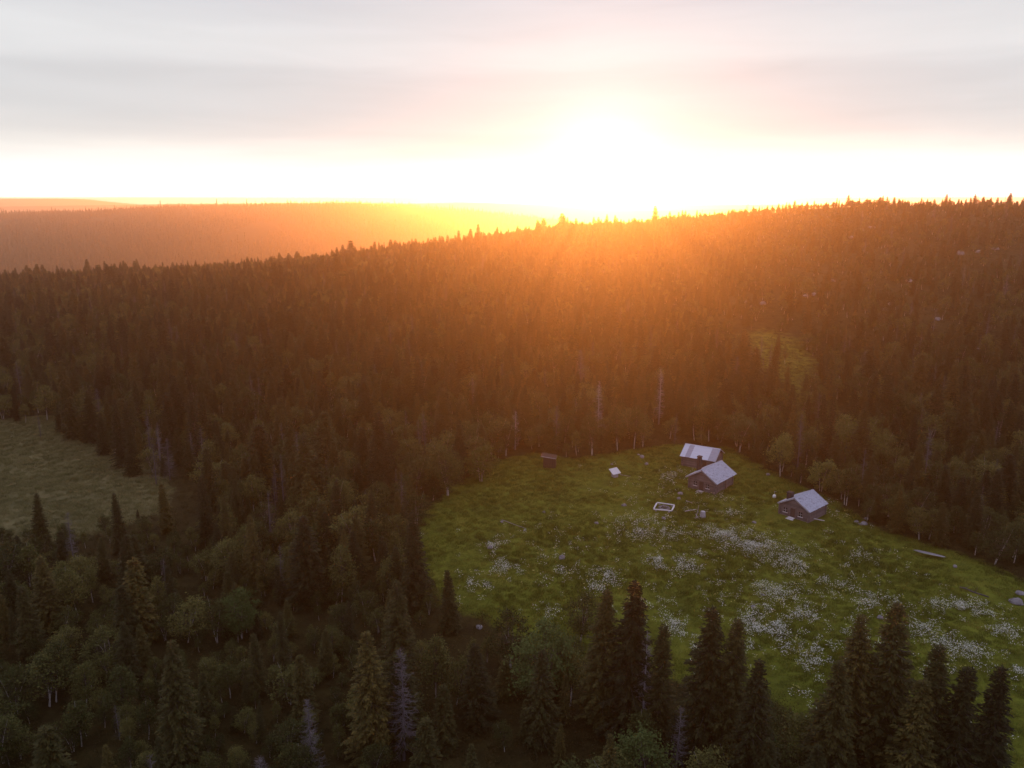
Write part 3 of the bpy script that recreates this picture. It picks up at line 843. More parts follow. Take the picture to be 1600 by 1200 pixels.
tx = np.array([t['x'] for t in trees]); ty = np.array([t['y'] for t in trees]); tz = np.array([t['z'] for t in trees]); th = np.array([t['h'] for t in trees])
bu, bv, bd = proj(tx, ty, tz); tu, tv, td = proj(tx, ty, tz + th)
size = th * F / bd
infr = (bu > -5) & (bu < 1605) & (tv < 1185) & (tv > 0)
tkind = np.array([t['kind'] for t in trees])
single = np.zeros(len(trees), bool)
for kd, cap in (('spruce', 300), ('birch', 300), ('snag', 120)):
    c = np.nonzero((tkind == kd) & infr)[0]
    lab = np.array([trees[i]['label'] is not None for i in c])
    order = np.argsort(-(size[c] + 1e5 * lab))
    single[c[order[:cap]]] = True


def zone(i):
    u, v, y, x = bu[i], tv[i], ty[i], tx[i]
    if y < 100 and x > -13: return 'in the foreground before the flower meadow'
    dm = poly_dist(MEADOW, np.array([x]), np.array([y]))[0]
    db = poly_dist(BOG, np.array([x]), np.array([y]))[0]
    if db < 9: return 'on the rim of the grassy bog clearing'
    if dm < 8:
        if u < 700: return 'along the left edge of the flower meadow'
        if u < 1000: return 'behind the meadow near the dark shed'
        if u < 1220: return 'behind the barn and the middle cabin'
        return 'along the meadow edge behind the right cabin'
    if u < 330: return 'in the dark forest below the bog clearing' if y < 112 else 'in the forest around the bog clearing at far left'
    if u < 700: return 'in the dark forest at the bottom left' if y < 100 else 'in the forest between the bog clearing and the meadow'
    if u < 1050: return 'in the forest behind the dark shed'
    return 'in the forest behind the cabins at right'


NAMES = {'spruce': ('spruce_tree', 'spruce', 'tree'), 'birch': ('birch_tree', 'birch', 'tree'), 'snag': ('dead_tree', 'dead tree', 'tree')}
LOOK = {'spruce': {0: 'broad dark', 1: 'slim dark', 2: 'dense brownish', 3: 'short slender', 4: 'sparse thin', 5: 'small bushy', 6: 'shaggy dark'},
        'birch': {0: 'slender green', 1: 'twin stemmed', 2: 'bushy olive', 3: 'thin', 4: 'low bushy', 5: 'tall thin', 6: 'bright green', 7: 'large full', 8: 'large light green', 9: 'light green', 10: 'bushy light green'},
        'snag': {0: 'grey bare', 1: 'thin grey', 2: 'tall twiggy grey', 3: 'small bare', 4: 'densely twigged grey', 5: 'pale', 6: 'pale tall', 7: 'pale small'}}


def place_tree(t, label, group):
    href, parts = KINDS[t['kind']][t['var']]
    nm, word, cat = NAMES[t['kind']]
    o = bpy.data.objects.new(nm, None); COL.objects.link(o)
    s = t['h'] / href
    o.location = (t['x'], t['y'], t['z'] - 0.06); o.rotation_euler = (0, 0, t['rz']); o.scale = (s * t['wid'], s * t['wid'], s)
    o.empty_display_size = 0.3
    for pn, me, m in parts:
        c = bpy.data.objects.new(pn, me); COL.objects.link(c); c.parent = o
        if pn != 'trunk': c['kind'] = 'stuff'
    tag(o, label, cat, group)


LANDMARKS = [('dark board shed', 859, 720), ('white lidded well', 960, 737), ('square fire pit', 1037, 794), ('barn roof', 1095, 708), ('middle cabin', 1110, 750), ('right cabin', 1255, 790),
             ('sunlit glade', 1225, 580), ('bog clearing', 120, 735), ('pale meadow snag', 937, 640), ('grey snag behind the barn', 1033, 630), ('broad birch', 1345, 700),
             ('slender pale birch', 1218, 705), ('bright green foreground tree', 848, 1010), ('lone spruce at the bog', 178, 800), ('small pale dead treetop', 482, 845),
             ('meadow left corner', 650, 850), ('central spruce pair', 1130, 1020), ('tallest lower right spruce', 1406, 1020), ('tallest central foreground spruce', 990, 980),
             ('bleached foreground snag', 1010, 1040), ('shaggy lower left spruce', 265, 1060), ('pale green lower tree', 370, 945), ('lower right corner', 1590, 1190), ('lower left corner', 10, 1190),
             ('bottom centre edge', 700, 1195), ('grey snag at lower centre', 625, 1080), ('long flat rock', 1452, 870), ('rock heap', 1348, 816), ('right picture edge', 1595, 800),
             ('left picture edge', 5, 620), ('grey snag at the bog rim', 228, 680), ('pale bare dead stem', 440, 690), ('meadow boulders at far right', 1590, 935), ('pointed spruce at bottom left', 575, 1040)]
DIRS = ['right of', 'up right of', 'above', 'up left of', 'left of', 'down left of', 'below', 'down right of']
ORD = ['', 'second ', 'third ', 'fourth ', 'fifth ', 'sixth ']
lab_groups = {}
for i, t in enumerate(trees):
    if not single[i]: continue
    if t['label']:
        place_tree(t, t['label'], NAMES[t['kind']][1] + ' trees standing singly round the meadow'); continue
    mu, mv = 0.5 * (bu[i] + tu[i]), min(0.5 * (bv[i] + tv[i]), 1190)
    dd = [math.hypot(mu - u, mv - v) for _, u, v in LANDMARKS]
    k = int(np.argmin(dd)); nm_, lu, lv = LANDMARKS[k]
    di = DIRS[int(round(math.atan2(-(mv - lv), mu - lu) / (math.pi / 4))) % 8]
    lab_groups.setdefault((LOOK[t['kind']][t['var']], t['kind'], di, nm_), []).append((dd[k], i))
for (look, kd, di, nm_), lst in lab_groups.items():
    w = 'dead spruce' if kd == 'snag' else NAMES[kd][1]
    for n_, (_, i) in enumerate(sorted(lst)):
        if n_ < len(ORD): lb = look + ' ' + w + ', ' + (ORD[n_] + 'nearest ' + di if n_ else 'nearest ' + di) + ' the ' + nm_
        else: lb = look + ' ' + w + ' farther ' + di + ' the ' + nm_
        place_tree(trees[i], lb, look + ' ' + w + ' trees ' + zone(i))


# ------------------------------------------------------------------ masses: geometry-node scatter
def scatter(name, pts, rz, sc, var, protos, label, wid=None):
    """one stuff object: every point carries an instance of the mesh group protos[var]"""
    pts = np.asarray(pts, np.float32)
    me = bpy.data.meshes.new(name)
    me.vertices.add(len(pts)); me.vertices.foreach_set('co', pts.ravel())
    for nm, tp, arr in (('rz', 'FLOAT', rz), ('sc', 'FLOAT', sc), ('wid', 'FLOAT', sc if wid is None else wid), ('var', 'INT', var)):
        a_ = me.attributes.new(nm, tp, 'POINT'); a_.data.foreach_set('value', np.asarray(arr, np.float32 if tp == 'FLOAT' else np.int32))
    me.update()
    o = bpy.data.objects.new(name, me); COL.objects.link(o)
    ng = bpy.data.node_groups.new(name, 'GeometryNodeTree')
    ng.interface.new_socket(name='Geometry', in_out='INPUT', socket_type='NodeSocketGeometry')
    ng.interface.new_socket(name='Geometry', in_out='OUTPUT', socket_type='NodeSocketGeometry')
    N, L = ng.nodes.new, ng.links.new
    gi, go = N('NodeGroupInput'), N('NodeGroupOutput')

    def attr(nm, tp):
        n = N('GeometryNodeInputNamedAttribute'); n.data_type = tp; n.inputs['Name'].default_value = nm; return n.outputs['Attribute']
    rot = N('ShaderNodeCombineXYZ'); L(attr('rz', 'FLOAT'), rot.inputs[2])
    scl = N('ShaderNodeCombineXYZ'); w_ = attr('wid', 'FLOAT')
    L(w_, scl.inputs[0]); L(w_, scl.inputs[1]); L(attr('sc', 'FLOAT'), scl.inputs[2])
    v_ = attr('var', 'INT')
    out = N('GeometryNodeJoinGeometry')
    for k, meshes in enumerate(protos):
        j = N('GeometryNodeJoinGeometry')
        for m_ in meshes:
            po = PROTO.get(m_.name)
            if po is None:
                po = bpy.data.objects.new(m_.name, m_); PROTO[m_.name] = po
            oi = N('GeometryNodeObjectInfo'); oi.transform_space = 'ORIGINAL'; oi.inputs['Object'].default_value = po
            L(oi.outputs['Geometry'], j.inputs[0])
        cmp_ = N('FunctionNodeCompare'); cmp_.data_type = 'INT'; cmp_.operation = 'EQUAL'
        ia, ib_ = [s for s in cmp_.inputs if s.type == 'INT'][:2]
        L(v_, ia); ib_.default_value = k
        ip = N('GeometryNodeInstanceOnPoints')
        L(gi.outputs[0], ip.inputs['Points']); L(cmp_.outputs[0], ip.inputs['Selection'])
        L(j.outputs[0], ip.inputs['Instance']); L(rot.outputs[0], ip.inputs['Rotation']); L(scl.outputs[0], ip.inputs['Scale'])
        L(ip.outputs[0], out.inputs[0])
    L(out.outputs[0], go.inputs[0])
    md = o.modifiers.new('scatter', 'NODES'); md.node_group = ng
    tag(o, label, kind='stuff')
    return o


PROTO = {}
rest = np.nonzero(~single)[0]
for kd, nm, lab in (('spruce', 'spruce_forest', 'dense mass of spruce trees covering the slope up to the ridge'),
                    ('birch', 'birch_wood', 'mass of birch trees mixed into the forest up to the ridge'),
                    ('snag', 'dead_wood_stand', 'scattered grey dead trees in the far forest')):
    idx = [i for i in rest if trees[i]['kind'] == kd]
    V = KINDS[kd]
    sc = [trees[i]['h'] / V[trees[i]['var']][0] for i in idx]
    scatter(nm, [(trees[i]['x'], trees[i]['y'], trees[i]['z'] - 0.06) for i in idx], [trees[i]['rz'] for i in idx], sc,
            [trees[i]['var'] for i in idx], [[me for _, me, _ in v[1]] for v in V], lab, wid=[s * trees[i]['wid'] for s, i in zip(sc, idx)])


# the wood on the hill across the valley: small simple crowns
def make_far(seed, h, wf):
    r = np.random.default_rng(seed); g_ = Geo()
    n = 60
    z = r.uniform(0.1, 0.95, n) * h; az = r.uniform(0, 6.28, n)
    L = wf * h * (1 - z / h) ** 0.8 * r.uniform(0.7, 1.2, n) + 0.15
    P = np.stack([0 * z, 0 * z, z + 0.1 * h], -1)
    D = np.stack([np.cos(az) * L, np.sin(az) * L, -0.10 * h * np.ones(n)], -1)
    W = np.stack([-np.sin(az), np.cos(az), 0 * az], -1)
    g_.quads(orient_quads(P, D, W, 0.05 * h + 0 * z))
    me = g_.mesh('far_spruce'); me.materials.append(M['spruce']); return me


FARV = [make_far(61, 13, 0.17), make_far(62, 10, 0.22), make_far(63, 16, 0.13)]
hx, hy = forest_points(-2500, 900, 1350, 3300, 8.5)
k_ = (np.abs(hx / hy) < 0.80) & (hx / hy < 0.30)
open_ = fbm(hx / 190.0, hy / 330.0, 91, 3)
k_ &= (rng.random(len(hx)) < 0.95) & (open_ < 0.30 + 0.12 * rng.random(len(hx)))
hx, hy = hx[k_], hy[k_]
scatter('hill_forest', np.stack([hx, hy, H(hx, hy) - 0.3], -1), rng.uniform(0, 6.28, len(hx)), rng.gamma(8, 0.085, len(hx)), rng.integers(0, 3, len(hx)),
        [[m] for m in FARV], 'hazy forest on the hill across the valley')


# undergrowth, grass, flowers
def make_shrub_patch(seed, rad, n, hmax, leaf):
    r = np.random.default_rng(seed); g_ = Geo()
    c = r.normal(0, rad * 0.5, (9, 2)); C = []
    for a in c:
        m = n // 9; hh = hmax * r.uniform(0.4, 1.0)
        C.append(np.stack([a[0] + r.normal(0, rad * 0.2, m), a[1] + r.normal(0, rad * 0.2, m), hh * r.uniform(0.05, 1, m) ** 0.7], -1))
    g_.quads(leaf_quads(np.concatenate(C), leaf, r)); me = g_.mesh('dwarf_shrub'); me.materials.append(M['shrub']); return me


def make_tuft(seed, rad, n, hh, mat, name, lean=0.45, wid=0.012):
    r = np.random.default_rng(seed); g_ = Geo()
    b = np.stack([r.uniform(-rad, rad, n), r.uniform(-rad, rad, n), np.zeros(n)], -1)
    az = r.uniform(0, 6.28, n); l = hh * r.uniform(0.5, 1.2, n)
    tip = b + np.stack([np.cos(az) * l * lean * r.uniform(0.3, 1.4, n), np.sin(az) * l * lean * r.uniform(0.3, 1.4, n), l], -1)
    s = np.stack([-np.sin(az), np.cos(az), 0 * az], -1) * wid * r.uniform(0.7, 1.5, n)[:, None]
    g_.tris(np.stack([b - s, b + s, tip], 1)); me = g_.mesh(name); me.materials.append(mat); return me


def make_flowers(seed, rad, n, mat, name):
    r = np.random.default_rng(seed); g_ = Geo(); st = Geo()
    for k in range(n):
        x, y = r.uniform(-rad, rad, 2); hh = r.uniform(0.35, 0.80)
        for j in range(int(r.integers(2, 5))):
            c = np.array([x + r.normal(0, 0.10), y + r.normal(0, 0.10), hh + r.normal(0, 0.06)])
            rr = r.uniform(0.024, 0.046)
            th_ = np.arange(6) * 6.283 / 6 + r.uniform(0, 1)
            tilt = r.normal(0, 0.25, 2)
            ring = np.stack([c[0] + rr * np.cos(th_), c[1] + rr * np.sin(th_), c[2] + rr * (np.cos(th_) * tilt[0] + np.sin(th_) * tilt[1]) - 0.02], -1)
            g_.add(np.vstack([ring, c[None]]), None, [(i, (i + 1) % 6, 6) for i in range(6)])
            st.tris(np.array([[[x - 0.006, y, 0], [x + 0.006, y, 0], c]]))
    me = g_.mesh(name); me.materials.append(mat)
    sm = st.mesh(name + '_stem'); sm.materials.append(M['grass'])
    return me, sm


SHV = [make_shrub_patch(71 + i, 0.9, 170, h_, 0.055) for i, h_ in enumerate((0.35, 0.6, 1.1))]
ux, uy = forest_points(-190, 190, 48, 260, 1.55)
k_ = (np.abs(ux) < 0.68 * uy + 8)
k_ &= ~(inside(MEADOW, ux, uy) & (poly_dist(MEADOW, ux, uy) > 1.0)) & ~inside(BOG, ux, uy)
k_ &= rng.random(len(ux)) < 0.85
ux, uy = ux[k_], uy[k_]
vx, vy = forest_points(-120, 330, 260, 500, 2.9)
k_ = (vx < 0.66 * vy) & (vx > 0.0 * vy) & (rng.random(len(vx)) < 0.6)
vx, vy = vx[k_], vy[k_]
us_ = np.concatenate([rng.uniform(0.6, 1.4, len(ux)), rng.uniform(0.8, 1.8, len(vx))])
uw_ = np.concatenate([rng.uniform(0.8, 1.3, len(ux)), rng.uniform(1.2, 2.0, len(vx))])
ux, uy = np.concatenate([ux, vx]), np.concatenate([uy, vy])
scatter('undergrowth', np.stack([ux, uy, H(ux, uy) - 0.02], -1), rng.uniform(0, 6.28, len(ux)), us_, rng.choice(3, len(ux), p=[.35, .35, .30]),
        [[m] for m in SHV], 'low brown green dwarf shrubs on the forest floor', wid=uw_)

TV = [make_tuft(81 + i, 0.55, 150, h_, M['grass'], 'grass_tuft', 0.5, 0.016) for i, h_ in enumerate((0.22, 0.32, 0.45))]
mx_, my_ = forest_points(-20, 90, 48, 162, 0.85)
k_ = inside(MEADOW, mx_, my_) & (mx_ < 0.70 * my_ + 5)
for cx_, cy_, cr_ in ((35.5, 133.1, 2.6), (47.3, 120.4, 2.5), (36.8, 145.2, 2.7)):
    k_ &= np.hypot(mx_ - cx_, my_ - cy_) > cr_
mx_, my_ = mx_[k_], my_[k_]
gh = 0.75 + 0.9 * fbm(mx_ / 7.0, my_ / 7.0, 95, 3)
scatter('meadow_grass', np.stack([mx_, my_, H(mx_, my_) - 0.02], -1), rng.uniform(0, 6.28, len(mx_)), np.clip(gh, 0.3, 1.5), rng.choice(3, len(mx_), p=[.45, .4, .15]),
        [[m] for m in TV], 'green grass of the summer meadow', wid=rng.uniform(0.9, 1.2, len(mx_)))
BV = [make_tuft(85 + i, 0.6, 130, h_, M['bog_grass'], 'sedge_tuft', 0.7, 0.016) for i, h_ in enumerate((0.25, 0.4))]
bx_, by_ = forest_points(-150, -45, 95, 200, 0.95)
k_ = inside(BOG, bx_, by_) & (bx_ > -0.70 * by_ - 10)
k_ &= rng.random(len(bx_)) < 0.9 + 0.8 * fbm(bx_ / 9.0, by_ / 4.0, 97, 2)
bx_, by_ = bx_[k_], by_[k_]
scatter('bog_sedge', np.stack([bx_, by_, H(bx_, by_) - 0.02], -1), rng.uniform(0, 6.28, len(bx_)), rng.uniform(0.6, 1.3, len(bx_)), rng.integers(0, 2, len(bx_)),
        [[m] for m in BV], 'pale sedge grass of the bog clearing', wid=rng.uniform(0.9, 1.2, len(bx_)))

FLOWER_PATCHES = [  # pixel centre, half sizes, density
    (1010, 835, 50, 13, .75), (985, 815, 40, 12, .25), (1130, 838, 45, 14, .8), (1175, 855, 40, 16, 1.0), (1205, 850, 22, 12, .5), (1060, 885, 42, 14, 1.0), (1030, 878, 25, 10, .6),
    (1085, 872, 22, 10, .8), (950, 905, 30, 16, .8), (930, 920, 20, 12, .7), (790, 895, 22, 26, .85), (770, 918, 16, 16, .6), (768, 856, 16, 7, .8), (868, 900, 34, 12, .55),
    (735, 915, 22, 24, .25), (1052, 746, 24, 9, .5), (1135, 778, 25, 7, .45), (1150, 805, 26, 12, .35), (1215, 930, 30, 14, .9), (1190, 918, 18, 8, .8),
    (1215, 975, 40, 24, .85), (1180, 985, 30, 24, .7), (1250, 960, 30, 30, .5), (1200, 1010, 45, 20, .5), (1280, 905, 60, 45, .32), (1275, 1040, 26, 26, .7), (1260, 1030, 18, 18, .6),
    (1265, 1110, 22, 50, .35), (1320, 1000, 25, 16, .45), (1355, 945, 40, 12, .4), (1420, 940, 60, 20, .35), (1500, 952, 45, 13, 1.0), (1530, 965, 40, 12, .6), (1470, 1010, 45, 22, .45),
    (1520, 1020, 40, 20, .5), (1590, 1050, 30, 18, .8), (1570, 990, 40, 20, .4), (1595, 1110, 16, 30, .5), (1068, 1000, 18, 40, .75), (1050, 980, 14, 20, .7), (1000, 945, 40, 24, .3),
    (860, 960, 50, 14, .18), (1235, 880, 50, 20, .35), (1340, 870, 60, 25, .2), (1450, 1040, 60, 40, .3), (1445, 985, 22, 14, .7), (930, 815, 16, 8, .12), (1310, 800, 30, 14, .22), (1140, 930, 90, 60, .07),
    (1350, 1000, 200, 120, .08), (1040, 800, 120, 60, .07), (840, 870, 150, 60, .05)]
flx, fly, fld = [], [], []
for u, v, a, b_, dn in FLOWER_PATCHES:
    p = at(u, v); ru = abs(at(u + a, v)[0] - p[0]); rv = abs(at(u, v - b_)[1] - at(u, v + b_)[1]) / 2
    n = int(dn * math.pi * ru * rv * 6.2)
    rr = np.minimum(np.abs(rng.normal(0, 0.74, n)) ** 0.8, 1.8); aa = rng.uniform(0, 6.28, n)
    flx.append(p[0] + rr * ru * np.cos(aa)); fly.append(p[1] + rr * rv * np.sin(aa))
flx, fly = np.concatenate(flx), np.concatenate(fly)
k_ = inside(MEADOW, flx, fly) & (fbm(flx / 2.2, fly / 2.2, 99, 3) > -0.25 + 0.35 * rng.random(len(flx)))
for cx_, cy_, cr_ in ((35.5, 133.1, 3.6), (47.3, 120.4, 3.3), (36.8, 145.2, 3.6), (24.9, 122.0, 2.4)):
    k_ &= np.hypot(flx - cx_, fly - cy_) > cr_
flx, fly = flx[k_], fly[k_]
FV = [make_flowers(101, 0.34, 4, M['petal'], 'cow_parsley'), make_flowers(102, 0.40, 3, M['petal'], 'cow_parsley'), make_flowers(103, 0.4, 3, M['buttercup'], 'yellow_flower')]
scatter('white_flowers', np.stack([flx, fly, H(flx, fly)], -1), rng.uniform(0, 6.28, len(flx)), rng.uniform(0.65, 1.1, len(flx)),
        rng.choice(3, len(flx), p=[.5, .42, .08]), [list(m) for m in FV], 'drifts of white cow parsley in the meadow', wid=rng.uniform(0.8, 1.2, len(flx)))


# ------------------------------------------------------------------ log buildings
def log_mesh(length, rad=0.125, seed=0):
    key = (round(length, 2), round(rad, 3), seed % 3)
    if key in LOGS: return LOGS[key]
    r = np.random.default_rng(seed % 3)
    g_ = Geo(); n = 5
    x = np.linspace(-length / 2, length / 2, n)
    p = np.stack([x, r.normal(0, 0.008, n), r.normal(0, 0.006, n)], -1)
    g_.tube(p, rad * r.uniform(0.93, 1.05, n), 7, cap=True)
    me = g_.mesh('log', True); me.materials.append(M['log']); LOGS[key] = me
    return me


LOGS = {}


def add_log(parent, length, loc, along='x', seed=0, rad=0.125):
    o = bpy.data.objects.new('log', log_mesh(length, rad, seed)); COL.objects.link(o); o.parent = parent
    o.location = loc
    if along == 'y': o.rotation_euler = (0, 0, math.pi / 2)
    return o


def log_building(root, L, W, eh, rh, ox, oy, step=0.225, cross=None):
    """four log walls with gables; the walls are parts, the logs their sub-parts"""
    sl = (rh - eh) / (W / 2)
    t = 0.10
    specs = (('x', -W / 2), ('x', W / 2), ('y', -L / 2), ('y', L / 2))
    for wi, (ax, off) in enumerate(specs):
        g_ = Geo()
        if ax == 'x': g_.box((-L / 2 + .02, off - 0.04, -0.3), (L / 2 - .02, off + 0.04, eh - 0.05))
        else:
            g_.add([(off - .04, -W / 2 + .02, -.3), (off - .04, W / 2 - .02, -.3), (off - .04, W / 2 - .02, eh - .12), (off - .04, 0, rh - .12), (off - .04, -W / 2 + .02, eh - .12),
                    (off + .04, -W / 2 + .02, -.3), (off + .04, W / 2 - .02, -.3), (off + .04, W / 2 - .02, eh - .12), (off + .04, 0, rh - .12), (off + .04, -W / 2 + .02, eh - .12)],
                   [(0, 1, 2, 4), (5, 9, 7, 6), (0, 5, 6, 1), (1, 6, 7, 2), (2, 7, 8, 3), (3, 8, 9, 4), (4, 9, 5, 0)], [(2, 3, 4), (7, 9, 8)])
        wall = obj('wall', g_, M['log'], root)
        z = 0.08 + (0.5 * step if ax == 'y' else 0.0); k = 0
        while True:
            if ax == 'x':
                if z > eh - 0.02: break
                add_log(wall, L + 0.5, (0, off, z), 'x', wi * 7 + k)
            else:
                if z > rh - 0.35: break
                half = W / 2 + 0.25 if z < eh else (rh - z) / sl - 0.16
                if half < 0.25: break
                add_log(wall, 2 * half, (off, 0, z), 'y', wi * 5 + k)
            z += step; k += 1
    # stone footing
    g_ = Geo(); g_.box((-L / 2 - .12, -W / 2 - .12, -0.6), (L / 2 + .12, W / 2 + .12, 0.03)); obj('footing', g_, M['rock'], root)
    if cross is not None:
        for sy in (-1, 1):
            g_ = Geo(); z = 0.2
            while z < eh - 0.05:
                g_.tube([(cross, sy * (W / 2 - .1), z), (cross, sy * (W / 2 + .27), z)], [.115, .115], 7, cap=True); z += step
            tag(obj('corner_logs', g_, M['log'], root), kind='stuff')


def slope_frame(W, eh, rh, oy, side):
    a = math.atan2(rh - eh, W / 2)
    down = np.array([0, side * math.cos(a), -math.sin(a)]); nrm = np.array([0, side * math.sin(a), math.cos(a)])
    ln = (W / 2 + oy) / math.cos(a)
    return down, nrm, ln


def slab(g_, o, ex, ed, en, x0, x1, s0, s1, n0, n1):
    V = [o + ex * x + ed * s + en * n for n in (n0, n1) for s in (s0, s1) for x in (x0, x1)]
    g_.add(V, [(0, 2, 3, 1), (4, 5, 7, 6), (0, 1, 5, 4), (2, 6, 7, 3), (0, 4, 6, 2), (1, 3, 7, 5)])


EX = np.array([1., 0, 0])


def slate_roof(root, L, W, eh, rh, ox, oy, seed):
    r = np.random.default_rng(seed)
    o = np.array([0, 0, rh + 0.06])
    X = L / 2 + ox
    deck = Geo(); sl_ = Geo()
    for side in (-1, 1):
        down, nrm, ln = slope_frame(W, eh, rh, oy, side)
        slab(deck, o, EX, down, nrm, -X, X, 0.0, ln - 0.02, 0.0, 0.07)
        rows = int(ln / 0.26)
        for i in range(rows + 1):
            s0 = ln - 0.02 - (i + 1) * ln / (rows + 1); s1 = s0 + ln / (rows + 1) + 0.09
            x = -X - 0.02 + r.uniform(-0.2, 0)
            while x < X:
                wd_ = r.uniform(0.24, 0.46); x1 = min(x + wd_, X + 0.03)
                if x1 - x > 0.08:
                    lift = r.uniform(0.0, 0.014)
                    p0 = o + nrm * (0.076 + lift)
                    a0, a1 = max(x, -X - 0.03) + 0.006, x1 - 0.006
                    t0, t1 = max(s0, 0.0), min(s1, ln + 0.05) + r.normal(0, 0.012)
                    V = [p0 + EX * a0 + down * t0, p0 + EX * a1 + down * t0, p0 + EX * a1 + down * t1 + nrm * 0.035, p0 + EX * a0 + down * t1 + nrm * (0.035 + r.normal(0, .006)),
                         p0 + EX * a0 + down * t1 - nrm * 0.0, p0 + EX * a1 + down * t1 - nrm * 0.0]
                    if side < 0: Q = [(0, 3, 2, 1), (3, 4, 5, 2)]
                    else: Q = [(0, 1, 2, 3), (3, 2, 5, 4)]
                    sl_.add(V, Q)
                x = x1
    roof = obj('roof', deck, M['brownwood'], root)
    tag(obj('slates', sl_, M['slate'], roof), kind='stuff')
    g_ = Geo()
    for side in (-1, 1):
        down, nrm, ln = slope_frame(W, eh, rh, oy, side)
        slab(g_, o, EX, down, nrm, -X - 0.05, X + 0.05, -0.02, 0.22, 0.125, 0.15)
    obj('ridge_cap', g_, M['slate'], roof)
    for end in (-1, 1):
        for side in (-1, 1):
            down, nrm, ln = slope_frame(W, eh, rh, oy, side)
            g_ = Geo(); slab(g_, o, EX * end, down, nrm, X + 0.032, X + 0.072, 0.0, ln + 0.03, -0.10, 0.115)
            obj('bargeboard', g_, M['greywood'], roof)
    return roof


def window(root, x, y, z, w, h):
    g_ = Geo()
    fx = x - 0.17
    t = 0.075
    g_.box((fx - .03, y - w / 2 - t, z), (fx + .06, y - w / 2, z + h)); g_.box((fx - .03, y + w / 2, z), (fx + .06, y + w / 2 + t, z + h))
    g_.box((fx - .034, y - w / 2 - t, z + h), (fx + .06, y + w / 2 + t, z + h + t))
    wd = obj('window', g_, M['log'], root)
    p = Geo(); p.box((fx + .02, y - w / 2 + .002, z + .002), (fx + .035, y + w / 2 - .002, z + h - .002)); obj('pane', p, M['glass'], wd)
    b_ = Geo(); b_.box((fx - .01, y - w / 2 + .003, z + h * .47), (fx + .018, y + w / 2 - .003, z + h * .53)); b_.box((fx - .012, y - .025, z + .003), (fx + .0175, y + .025, z + h - .003)); obj('glazing_bar', b_, M['greywood'], wd)
    s = Geo(); s.box((fx - .10, y - w / 2 - t - .05, z - .075), (fx + .06, y + w / 2 + t + .05, z - .003)); obj('sill', s, M['whitewood'], wd)


def door(root, x, y, w, h, z0=0.1):
    fx = x - 0.17
    g_ = Geo(); t = 0.10
    g_.box((fx - .04, y - w / 2 - t, z0), (fx + .06, y - w / 2, z0 + h)); g_.box((fx - .04, y + w / 2, z0), (fx + .06, y + w / 2 + t, z0 + h))
    g_.box((fx - .044, y - w / 2 - t, z0 + h), (fx + .06, y + w / 2 + t, z0 + h + t))
    d = obj('door', g_, M['log'], root)
    n = 5
    for i in range(n):
        a0 = y - w / 2 + i * w / n + .006; a1 = a0 + w / n - .012
        p = Geo(); p.box((fx + .0, a0, z0 + .01), (fx + .035, a1, z0 + h - .01)); obj('plank', p, M['door'], d)
    p = Geo(); p.tube([(fx - .07, y - w / 2 + .12, z0 + .95), (fx - .07, y - w / 2 + .12, z0 + 1.12)], [.016, .016], 6, cap=True); obj('handle', p, M['char'], d)


def chimney(roof, x, y, w, z0, z1):
    g_ = Geo()
    nrow = max(3, int((z1 - z0) / 0.16)); hh = (z1 - z0) / nrow
    for i in range(nrow):
        e = 0.012 * (i % 2) + (0.05 if i == nrow - 1 else 0)
        g_.box((x - w / 2 - e, y - w / 2 - e, z0 + i * hh), (x + w / 2 + e, y + w / 2 + e, z0 + (i + 1) * hh - 0.012))
    c = obj('chimney', g_, M['brick'], roof)
    return c


def step_stones(root, x, y, w):
    g_ = Geo(); g_.box((x - .75, y - w / 2, -.3), (x - .19, y + w / 2, .12)); g_.box((x - 1.25, y - w / 2 - .15, -.3), (x - .752, y + w / 2 + .1, .02))
    obj('doorstep', g_, M['whitewood'], root)


CAB = {'B': (35.508, 133.127, 0.836, 6.3, 4.95, 2.30, 3.80, 0.45, 0.55), 'C': (47.31, 120.413, 0.713, 5.1, 5.0, 1.90, 3.34, 0.34, 0.26),
       'A': (36.8, 145.242, -0.534, 6.0, 5.4, 2.10, 3.50, 0.45, 0.42)}


def roof_spot(c, side, u, v):
    """local x, y on the given slope seen at pixel (u, v)"""
    cx, cy_, th_, L, W, eh, rh, ox, oy = CAB[c]
    X, Y = np.meshgrid(np.linspace(-L / 2 + .4, L / 2 - .4, 60), np.linspace(0.25, W / 2 - .2, 40))
    Z = rh - (rh - eh) / (W / 2) * Y; Y = Y * side
    wx = cx + math.cos(th_) * X - math.sin(th_) * Y; wy = cy_ + math.sin(th_) * X + math.cos(th_) * Y
    pu, pv_, _ = proj(wx, wy, Z + hz1(cx, cy_))
    k = np.unravel_index(np.argmin((pu - u) ** 2 + (pv_ - v) ** 2), X.shape)
    return X[k], Y[k], Z[k]


def top_z(c, x, y, v):
    cx, cy_, th_ = CAB[c][:3]
    wx = cx + math.cos(th_) * x - math.sin(th_) * y; wy = cy_ + math.sin(th_) * x + math.cos(th_) * y
    zz = np.linspace(2, 8, 300); return float(zz[np.argmin(np.abs(proj(wx, wy, zz + hz1(cx, cy_))[1] - v))])


